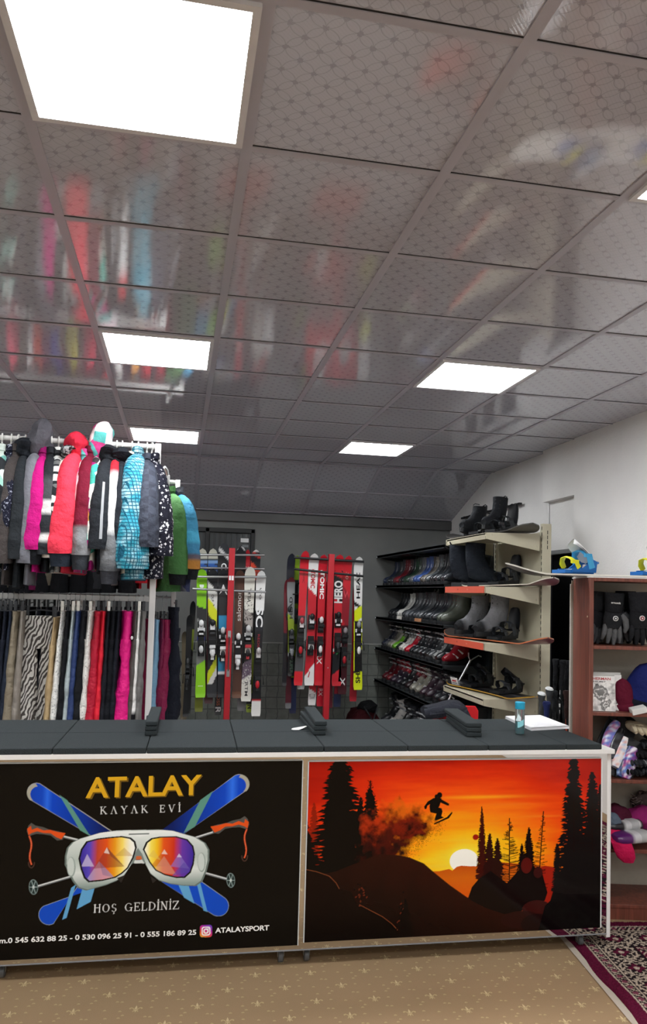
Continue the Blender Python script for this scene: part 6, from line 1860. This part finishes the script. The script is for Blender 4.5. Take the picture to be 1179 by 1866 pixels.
for args in (('black ski pole with large strap, tallest in the doorway bundle', (1013, 1204), (1000, 1500), 4.9, '#121316', '#1a1b1e'),
             ('black ski pole with white lettered shaft in the doorway bundle', (1026, 1206), (1003, 1500), 4.86, '#101114', '#d4d5d5'),
             ('black ski pole touching the bookcase side', (1034, 1207), (1022, 1500), 4.95, '#111215', '#1a1b1e'),
             ('ski pole with white capped grip, lower left of the bundle', (987, 1268), (986, 1520), 4.6, '#3a3c3e', '#4a4c4e', '#c9cbcc'),
             ('ski pole with white capped grip, right of the other white cap', (1001, 1259), (1000, 1520), 4.66, '#3a3c3e', '#4a4c4e', '#c9cbcc'),
             ('navy gripped ski pole beside the notepad', (996, 1282), (996, 1520), 4.45, '#1c2450', '#2a3160'),
             ('orange red ski pole standing against the bookcase', (1033, 1262), (1029, 1520), 4.55, '#2b1a18', '#a33a22'),
             ('dark ski pole behind the navy gripped one', (1010, 1262), (1009, 1520), 4.75, '#1b1d20', '#1f2124')):
    ski_pole(*args)
for o in list(bpy.data.objects):
    if o.get('label') == 'black ski pole with white lettered shaft in the doorway bundle':
        sh = [c for c in o.children if c.name.startswith('shaft')][0]
        b = B(); d = at_y(1026, 1206, 4.86)-o.location
        for i in range(9):
            b.tube([d*(.52+.035*i), d*(.535+.035*i)], .0068, '#1b1d20', 8)
        b.obj('shaft_print', 'gloss', sh)
# ------------------------------------------------------------------ brown bookcase standing at an angle on the right
BO = Vector((2.053, 3.672, 0)); BA = R(-13)
_bu = Vector((math.cos(BA), math.sin(BA), 0)); _bn = Vector((-math.sin(BA), math.cos(BA), 0))
BW, BD, BH = 1.0, .30, 1.70
BZ = [.075, .345, .688, 1.02, 1.355]


def bk(s, d, z):
    return BO+_bu*s+_bn*d+Vector((0, 0, z))


def shelf_px(px, py, d=0.):
    """point of the bookcase's front plane moved back by d: along, height"""
    r = Vector(ray(px, py)); o = Vector((0, 0, EYE)); q = BO+_bn*d
    p = o+r*((q-o).dot(_bn)/r.dot(_bn))
    return (p-BO).dot(_bu), p.z


def bookcase():
    t = thing('bookcase', 'red brown wooden bookcase full of gloves, hats and socks', 'bookcase', BO, BA)
    for x in (.011, BW-.011):
        b = B(); b.box((x, BD/2, BH/2), (.022, BD, BH)); b.obj('side_panel', 'wood', t, bevel=.0015)
    b = B(); b.box((BW/2, BD/2, BH-.009), (BW-.046, BD-.004, .018)); b.obj('top_board', 'wood', t, bevel=.0015)
    b = B(); b.box((BW/2, BD/2+.01, BH+.003), (BW+.004, BD+.02, .006), '#dcdad6'); b.obj('top_sheet', 'white_paint', t, 0)
    for z in BZ:
        b = B(); b.box((BW/2, BD/2+.002, z-.009), (BW-.046, BD-.012, .018)); b.obj('shelf', 'wood', t, bevel=.0015)
    b = B(); b.box((BW/2, .02, .028), (BW-.046, .018, .056)); b.obj('plinth', 'wood', t, 0)
    b = B(); b.box((BW/2, BD+.003, BH/2), (BW+.02, .006, BH-.02), '#a6a093'); b.box((-.008, BD+.004, BH/2+.02), (.018, .008, BH-.1), '#cfccc4'); b.obj('back_panel', 'plastic', t, 0)
    b = B()
    for z in (.25, .85, 1.5):
        b.lathe([(.004, 0), (.006, .002), (.003, .003)], '#d8c4a8', 10, mx=Matrix.Translation((0, .03, z)) @ Matrix.Rotation(R(-90), 4, 'Y'))
    b.obj('screw_cap', 'plastic', t)
    return t


bookcase()


def glove(label, loc, rot, s, back, fingers, cuff='#17181b', badge=None, group=None, print_=None, cat='glove', simple=False):
    """fingers point down local -z, back of the hand faces local -y; base at the finger tips"""
    t = thing('ski_glove', label, cat, loc, rot=rot, group=group)
    b = B()
    m, n = (7, 12) if simple else (9, 16)
    rings = []
    for i in range(m+1):
        u = i/m; z = .085+u*.10; w_ = .046+.006*math.sin(PI*u)-.008*u; th = .020+.010*math.sin(PI*min(1, u+.2))
        rings.append([(w_*math.cos(2*PI*j/n), th*math.sin(2*PI*j/n)*(1+.12*wrinkle((j, u, 0), (.6, 3, 1), s*50)), z) for j in range(n)])
    b.loft(rings, back)
    for k, (x, l, w_) in enumerate(((-.036, .062, .0125), (-.0125, .078, .0135), (.0115, .083, .0135), (.0345, .072, .0125))):
        sp = x*1.25
        b.tube([(x*.95, .002, .11), (x, -.004, .085), ((x+sp)/2, -.006, .085-l*.5), (sp, .004, .088-l)], [(w_*.9, .016), (w_, .018), (w_*1.02, .017), (w_*.62, .010)], fingers, 10)
    b.tube([(.040, .0, .155), (.064, -.004, .128), (.070, -.004, .095), (.064, .0, .068)], [(.016, .018), (.017, .018), (.015, .016), (.009, .010)], fingers, 10)
    b.obj('hand', 'cloth', t, 60)
    if not simple or cuff != back:
        b = B(); rings = []
        for z, a, c in ((.165, .040, .026), (.18, .044, .030), (.24, .050, .033), (.262, .051, .034), (.262, .046, .029), (.23, .044, .027)):
            rings.append([(a*math.cos(2*PI*j/n), c*math.sin(2*PI*j/n), z) for j in range(n)])
        b.loft(rings, cuff); b.obj('cuff', 'cloth', t, 60)
    if badge:
        b = B(); mx = Matrix.Translation((0.005, -.031, .135)) @ Matrix.Rotation(R(90), 4, 'X'); b.lathe([(.013, -.002), (.013, .002), (.011, .003)], '#d9d9d8', 18, mx=mx); b.lathe([(.010, .002), (.009, .0036)], badge, 18, mx=mx); b.lathe([(.0045, .003), (.004, .0045)], '#d9d9d8', 10, mx=mx); b.obj('round_badge', 'plastic', t)
    if print_:
        b = B(); write(b, print_, (-.024, -.0345, .208), (.048, 0, 0), (0, 0, .010), '#cfcfce', .02); b.obj('lettering', 'plastic', t, 0)
    t.scale = (s, s, s)
    return t


def bookcase_contents():
    z = BZ[4]
    def put(px, d, s=0): return bk(shelf_px(px, 1120, d)[0], d, z)
    glove('black ski glove with grey fingers and round white badge on the top shelf', put(1113, .09), (0, R(4), BA), 1.03, '#1c1d20', '#58595b', badge='#222', print_='armonik')
    glove('black glove with grey thumb tucked behind the badged glove', put(1128, .16), (0, R(-6), BA+R(-20)), 1.02, '#202124', '#4a4b4e')
    glove('all black glove at the left end of the top bookcase shelf', put(1086, .14), (0, R(3), BA+R(35)), 1.05, '#15161a', '#3c3d40')
    glove('all black glove with red ringed badge on the top bookcase shelf', put(1166, .08), (0, R(-2), BA), 1.06, '#18191c', '#1d1e21', badge='#8c2030', cuff='#1b1c20')
    glove('all black glove behind the one with red ringed badge', put(1152, .17), (0, R(5), BA+R(10)), 1.04, '#141518', '#17181b')
    glove('large black glove against the back of the top shelf beside the grey thumb', put(1140, .24), (0, 0, BA), 1.08, '#111215', '#141518')
    # ---- second shelf
    z = BZ[3]
    for i, (s0, s1, h, d, lab, tilt) in enumerate(((1076, 1121, .178, .05, 'clear packet with a printed helmet sheet and red heading on the second shelf', 4), (1084, 1133, .182, .085, 'grey printed packet behind the one with red heading', 6))):
        a, c = shelf_px(s0, 1250, d)[0], shelf_px(s1, 1250, d)[0]; wd = c-a
        t = thing('printed_packet', lab, 'packet', bk((a+c)/2, d, z), rot=(R(-tilt), 0, BA))
        nx, nz = 90, 150
        X, Z = np.meshgrid(np.linspace(-wd/2, wd/2, nx), np.linspace(0.002, h, nz))
        u, v = X/wd+.5, Z/h
        n1 = fbm(X, Z, 60, 60, 11+i, 4); C = np.zeros((nz, nx, 3)); g_ = np.clip(.62+.55*n1, .05, .92)
        g_ = np.where(v > .80, .80+.1*n1, g_)
        for (cx, cz, r_) in ((.38, .52, .36), (.62, .2, .22)):
            dd = np.hypot((u-cx), (v-cz)*1.5)+.22*n1
            g_ = np.where((dd < r_) & (dd > r_*.62) & (v < .78), g_*.3, g_); g_ = np.where(dd < r_*.4, .12+.6*(v-cz+.1), g_)
        C[:] = np.clip(g_, .02, .9)[..., None]*np.array((1, .98, .96))
        o = grid_object('print_sheet', X, np.full(X.shape, -.008), Z, C, 'gloss'); o.parent = t
        b = B(); b.box((0, 0, h/2), (wd+.004, .014, h), '#c9c8c4'); b.box((0, .003, h+.006), (wd+.002, .003, .012), '#b9b8b4'); b.obj('packet_body', 'gloss', t, bevel=.002)
        if i == 0:
            b = B(); write(b, 'HERMAN', (-wd*.40, -.0088, h*.885), (wd*.72, 0, 0), (0, 0, .013), '#b3262e', .02); write(b, 'HELMET', (-wd*.38, -.0088, h*.815), (wd*.5, 0, 0), (0, 0, .008), '#3c3c3e', .02); b.obj('heading', 'paper', t, 0)
    def hat(label, px, d, zz, r, h, col, rot, band=None, logo=False):
        s_ = shelf_px(px, 1250, d)[0]
        t = thing('knit_hat', label, 'hat', bk(s_, d, zz), rot=rot)
        b = B(); rings = []
        for i in range(12):
            u = i/11; rr = r*(1-.06*(1-u))*math.sqrt(max(.004, 1-max(0, (u-.25)/.75)**2.2))
            rings.append([(rr*math.cos(2*PI*j/24)*(1+.03*math.sin(j*6+i)), rr*.82*math.sin(2*PI*j/24)*(1+.05*wrinkle((j, u, r), (.3, 2, 9), 3)), u*h) for j in range(24)])
        b.loft(rings, col); b.obj('crown', 'cloth', t, 60)
        b = B(); b.loft([[(r*q*math.cos(2*PI*j/24), r*.82*q*math.sin(2*PI*j/24), zz_) for j in range(24)] for q, zz_ in ((.96, 0), (1.03, .003), (1.04, h*.22), (.97, h*.24))], band or col); b.obj('brim_fold', 'cloth', t, 60)
        if logo:
            b = B(); b.tube([(.016*math.cos(a)+.01, -r*.80, h*.45+.008*math.sin(a)) for a in np.linspace(0, 2*PI, 14)], .0015, '#c9ccd6', 5); b.obj('oval_logo', 'plastic', t)
    hat('maroon knit hat between the packets and the navy hat', 1137, .12, z, .062, .17, '#5c1028', (R(6), R(-8), BA))
    hat('big navy blue hat with small oval logo on the second shelf', 1166, .15, z+.0, .105, .255, '#161f5c', (R(8), R(10), BA), band='#0f1220', logo=True)
    b = B(); b.box((0, 0, .004), (.075, .05, .03), '#deddda'); o = b.obj('paper_label', 'paper', bevel=.002); s_ = shelf_px(1163, 1285, .02)[0]; o.location = bk(s_, .02, z+.012); o.rotation_euler = (R(8), R(-14), BA); tag(o, 'white paper label in front of the navy blue hat', 'label')
    # ---- third shelf: gloves in packets on the left, a heap of dark gloves
    z = BZ[2]
    cols = [('#1f5a58', 'teal and black'), ('#8f86c8', 'lilac marbled'), ('#3a3c44', 'charcoal'), ('#e4b9b4', 'pink and white'), ('#3f6ab5', 'blue'), ('#d45a92', 'pink and blue')]
    for i, (c, nm) in enumerate(cols):
        px, py = 1086+i*9.5, (1345, 1330, 1345, 1362, 1380, 1395)[i]
        d = .10-.014*i
        s_, zz = shelf_px(px+6, py+18, d)
        t = thing('packed_glove', f'{nm} glove in a clear packet, {ORD[i]} from the left on the third shelf', 'packed gloves', bk(s_, d, max(zz-.05, z)), rot=(R(-22), R(34-2*i), BA), group='packed gloves leaning on the third shelf')
        m_ = {1: ['#8f86c8', '#d9e2f2', '#c97fb4', '#6f7fd0'], 3: ['#e9d9d9', '#dfa39c', '#b9c9e2', '#f1ecec'], 5: ['#3f6ab5', '#d45a92', '#e9e2ee', '#7a3f8c'], 4: ['#26448c', '#a9c4ea', '#16233f']}.get(i, [c, '#17181b'])
        b = B(); rings = []
        rs = random.Random(i)
        for q in range(13):
            u = q/12; w_ = .036*math.sin(PI*(.12+.76*u))**.6
            rings.append([(w_*math.cos(2*PI*j/12), .017*math.sin(2*PI*j/12), u*.17) for j in range(12)])
        b.loft(rings, lambda a_, j: m_[int(3.2*(noise.noise(Vector((a_*.55, j*.8, i*5)))+1)) % len(m_)]); b.obj('glove_back', 'gloss', t, 50)
        b = B(); b.box((0, .004, .19), (.085, .006, .05), '#17181b'); b.box((0, .018, .09), (.088, .004, .19), '#1a1b1e'); b.obj('backing_card', 'gloss', t, bevel=.001)
    rs = random.Random(12)
    n = 0
    for lev, (zz, cnt, d0) in enumerate(((.0, 6, .07), (.042, 6, .085), (.084, 5, .10), (.126, 4, .115), (.168, 3, .13))):
        for i in range(cnt):
            s_ = .20+lev*.03+(BW-.30-lev*.06)*(i+.5)/cnt*.62
            light = rs.random() < .25
            c = rs.choice(['#17181b', '#1c1e22', '#232529', '#1a2030']); f_ = '#8f9092' if light and lev < 2 else rs.choice(['#1b1c1f', '#26282c', '#303236'])
            p = bk(s_, d0-.075, z+zz+.03)
            glove(f'{"grey tipped" if f_ == "#8f9092" else "dark"} glove, {ORD[i]} from the left in the {["lowest", "second", "third", "fourth", "topmost"][lev]} layer of the glove heap', p, (R(-87+rs.uniform(-3, 3)), R(rs.uniform(-3, 3)), BA+R(rs.uniform(-14, 14))), .72, c, f_, cuff=c, group='heap of dark gloves on the third shelf', simple=True)
            n += 1
    s_, zz = shelf_px(1172, 1350, .08)
    glove('cream glove with black lines on top of the dark glove heap', bk(s_, .03, z+.225), (R(-80), R(6), BA+R(12)), .95, '#cfc2a6', '#c8bb9f', cuff='#1b1c1e')
    # ---- fourth shelf: packed socks and knitwear
    z = BZ[1]
    def pack(label, px, py, d, rz, sx, sy, sz, col, band, tilt=0., tint=None, group='packed socks on the fourth shelf'):
        s_, zz = shelf_px(px, py, d)
        t = thing('packed_socks', label, 'packed socks', bk(s_, d, zz-sz/2), rot=(R(tilt), 0, BA+rz), group=group)
        b = B(); rings = []
        for q in range(11):
            u = -1+2*q/10; k_ = (1-abs(u)**5*.45)
            rings.append([(u*sx, sy*k_*math.copysign(abs(math.cos(a))**.7, math.cos(a)), sz/2+sz/2*k_*math.copysign(abs(math.sin(a))**.7, math.sin(a))*(1+.1*wrinkle((u, a, 0), (3, 1, 1), px))) for a in np.linspace(0, 2*PI, 17)[:-1]])
        b.loft(rings, lambda a_, j: col if a_ < 4 else '#cfced0'); b.obj('sock_roll', 'gloss', t, 50)
        b = B(); b.loft([[(u*sx, sy*1.03*math.copysign(abs(math.cos(a))**.7, math.cos(a)), sz/2+sz*.52*math.copysign(abs(math.sin(a))**.7, math.sin(a))) for a in np.linspace(0, 2*PI, 17)[:-1]] for u in (.05, .1, .55, .6)], lambda a_, j: band if a_ in (1, 2) else '#dedddc', cap=False); b.obj('paper_band', 'paper', t, 50)
        b = B(); b.loft([[(u*sx, sy*1.05*math.copysign(abs(math.cos(a))**.7, math.cos(a)), sz/2+sz*.535*math.copysign(abs(math.sin(a))**.7, math.sin(a))) for a in np.linspace(0, 2*PI, 17)[:-1]] for u in (.70, .76)], '#1d1d1f', cap=False); b.obj('black_strap', 'plastic', t, 50)
    pack('purple socks with silver paper band in front on the fourth shelf', 1152, 1524, .03, R(24), .115, .055, .055, '#5a2366', '#b9b9ba')
    pack('dark socks with silver paper band behind the purple ones', 1136, 1502, .10, R(24), .105, .05, .05, '#221f26', '#b2b2b4')
    def lump(name, label, cat, px, py, d, r, col, seed, wob=.35, part='knit', rz=0.):
        s_, zz = shelf_px(px, py, d)
        t = thing(name, label, cat, bk(s_, d, zz-r[2]), BA+rz)
        b = B(); b.blob((0, 0, r[2]), r, col, 22, 12, wob=wob, seed=seed); b.obj(part, 'cloth', t, 60)
        return t
    lump('knit_scarf', 'magenta knitted scarf bundled behind the packed socks', 'scarf', 1168, 1492, .17, (.095, .06, .062), '#8c1f62', 4)
    lump('knit_scarf', 'dark plum knitted bundle at the left of the fourth shelf', 'scarf', 1120, 1492, .15, (.075, .06, .07), '#4a1028', 6)
    t = lump('neck_warmer', 'blue grey folded neck warmer beside the dark plum bundle', 'neck warmer', 1112, 1494, .07, (.055, .04, .035), '#5a6675', 8, .2)
    t = lump('fur_hat', 'dark brown fur hat in a clear bag at the back of the fourth shelf', 'hat', 1178, 1462, .22, (.075, .05, .06), '#4c4140', 9, .4, part='fur_body')
    b = B(); rs = random.Random(4)
    for i in range(90):
        a, e = rs.uniform(PI, 2*PI), rs.uniform(-.3, 1.3); dd = Vector((math.cos(a)*math.cos(e)*.075, math.sin(a)*math.cos(e)*.05, .06+.06*math.sin(e)))
        ee = dd+Vector((dd.x*.3+rs.uniform(-.012, .012), dd.y*.35, rs.uniform(-.02, .01)))
        b.tube([dd*.95, ee], [.003, .0008], rs.choice(['#6a5d5a', '#3a3130', '#857673']), 4)
    b.obj('fur', 'cloth', t, 60)
    s_, zz = shelf_px(1125, 1540, -.02)
    t = thing('pink_hat', 'hot pink knit hat hanging over the front edge of the fourth shelf', 'hat', bk(s_, -.03, zz-.06), BA)
    b = B(); rings = []
    for i, (y, zz_, w_, th) in enumerate(((.14, .105, .05, .03), (.08, .112, .055, .032), (.03, .10, .055, .03), (.0, .075, .05, .026), (-.008, .04, .05, .022), (-.004, .005, .045, .018), (.002, -.02, .026, .012))):
        rings.append([(w_*math.cos(a)+.012*i-.02, y+th*.7*math.sin(a), zz_+th*math.sin(a)*(.6 if i < 3 else .1)) for a in np.linspace(0, 2*PI, 17)[:-1]])
    b.loft(rings, '#c4164f'); b.obj('knit', 'cloth', t, 60)


bookcase_contents()

# white and grey snowboard with blue bindings lying across the bookcase top
nose = bk(-.40, .15, BH+.007); Lb = 1.46
snowboard('snowboard with bright blue bindings lying across the bookcase top', nose+_bu*(Lb/2)+Vector((0, 0, .001)), BA+R(90), Lb, .26, '#cfccc4', '#4f4b49', '#d8d4ca', [(Lb/2-.40-shelf_px(1044, 1040, .15)[0], R(-62)), (Lb/2-.40-shelf_px(1188, 1040, .15)[0], R(-70))], ('#1460a8', '#d9dada', '#e0c21c'), rise=.055, folded=R(-58), bscale=.9)
for o in list(bpy.data.objects):
    if o.get('label') == 'snowboard with bright blue bindings lying across the bookcase top':
        for ch in list(o.children):
            if ch.name.startswith('binding'):
                for k, c_ in zip([x for x in ch.children if x.name.startswith('strap')], ('#d6d21e', '#3f9fd0')):
                    at = k.data.color_attributes['Col']; nn = len(k.data.vertices)
                    at.data.foreach_set('color', np.tile(np.array((*lin(c_), 1), np.float32), nn))
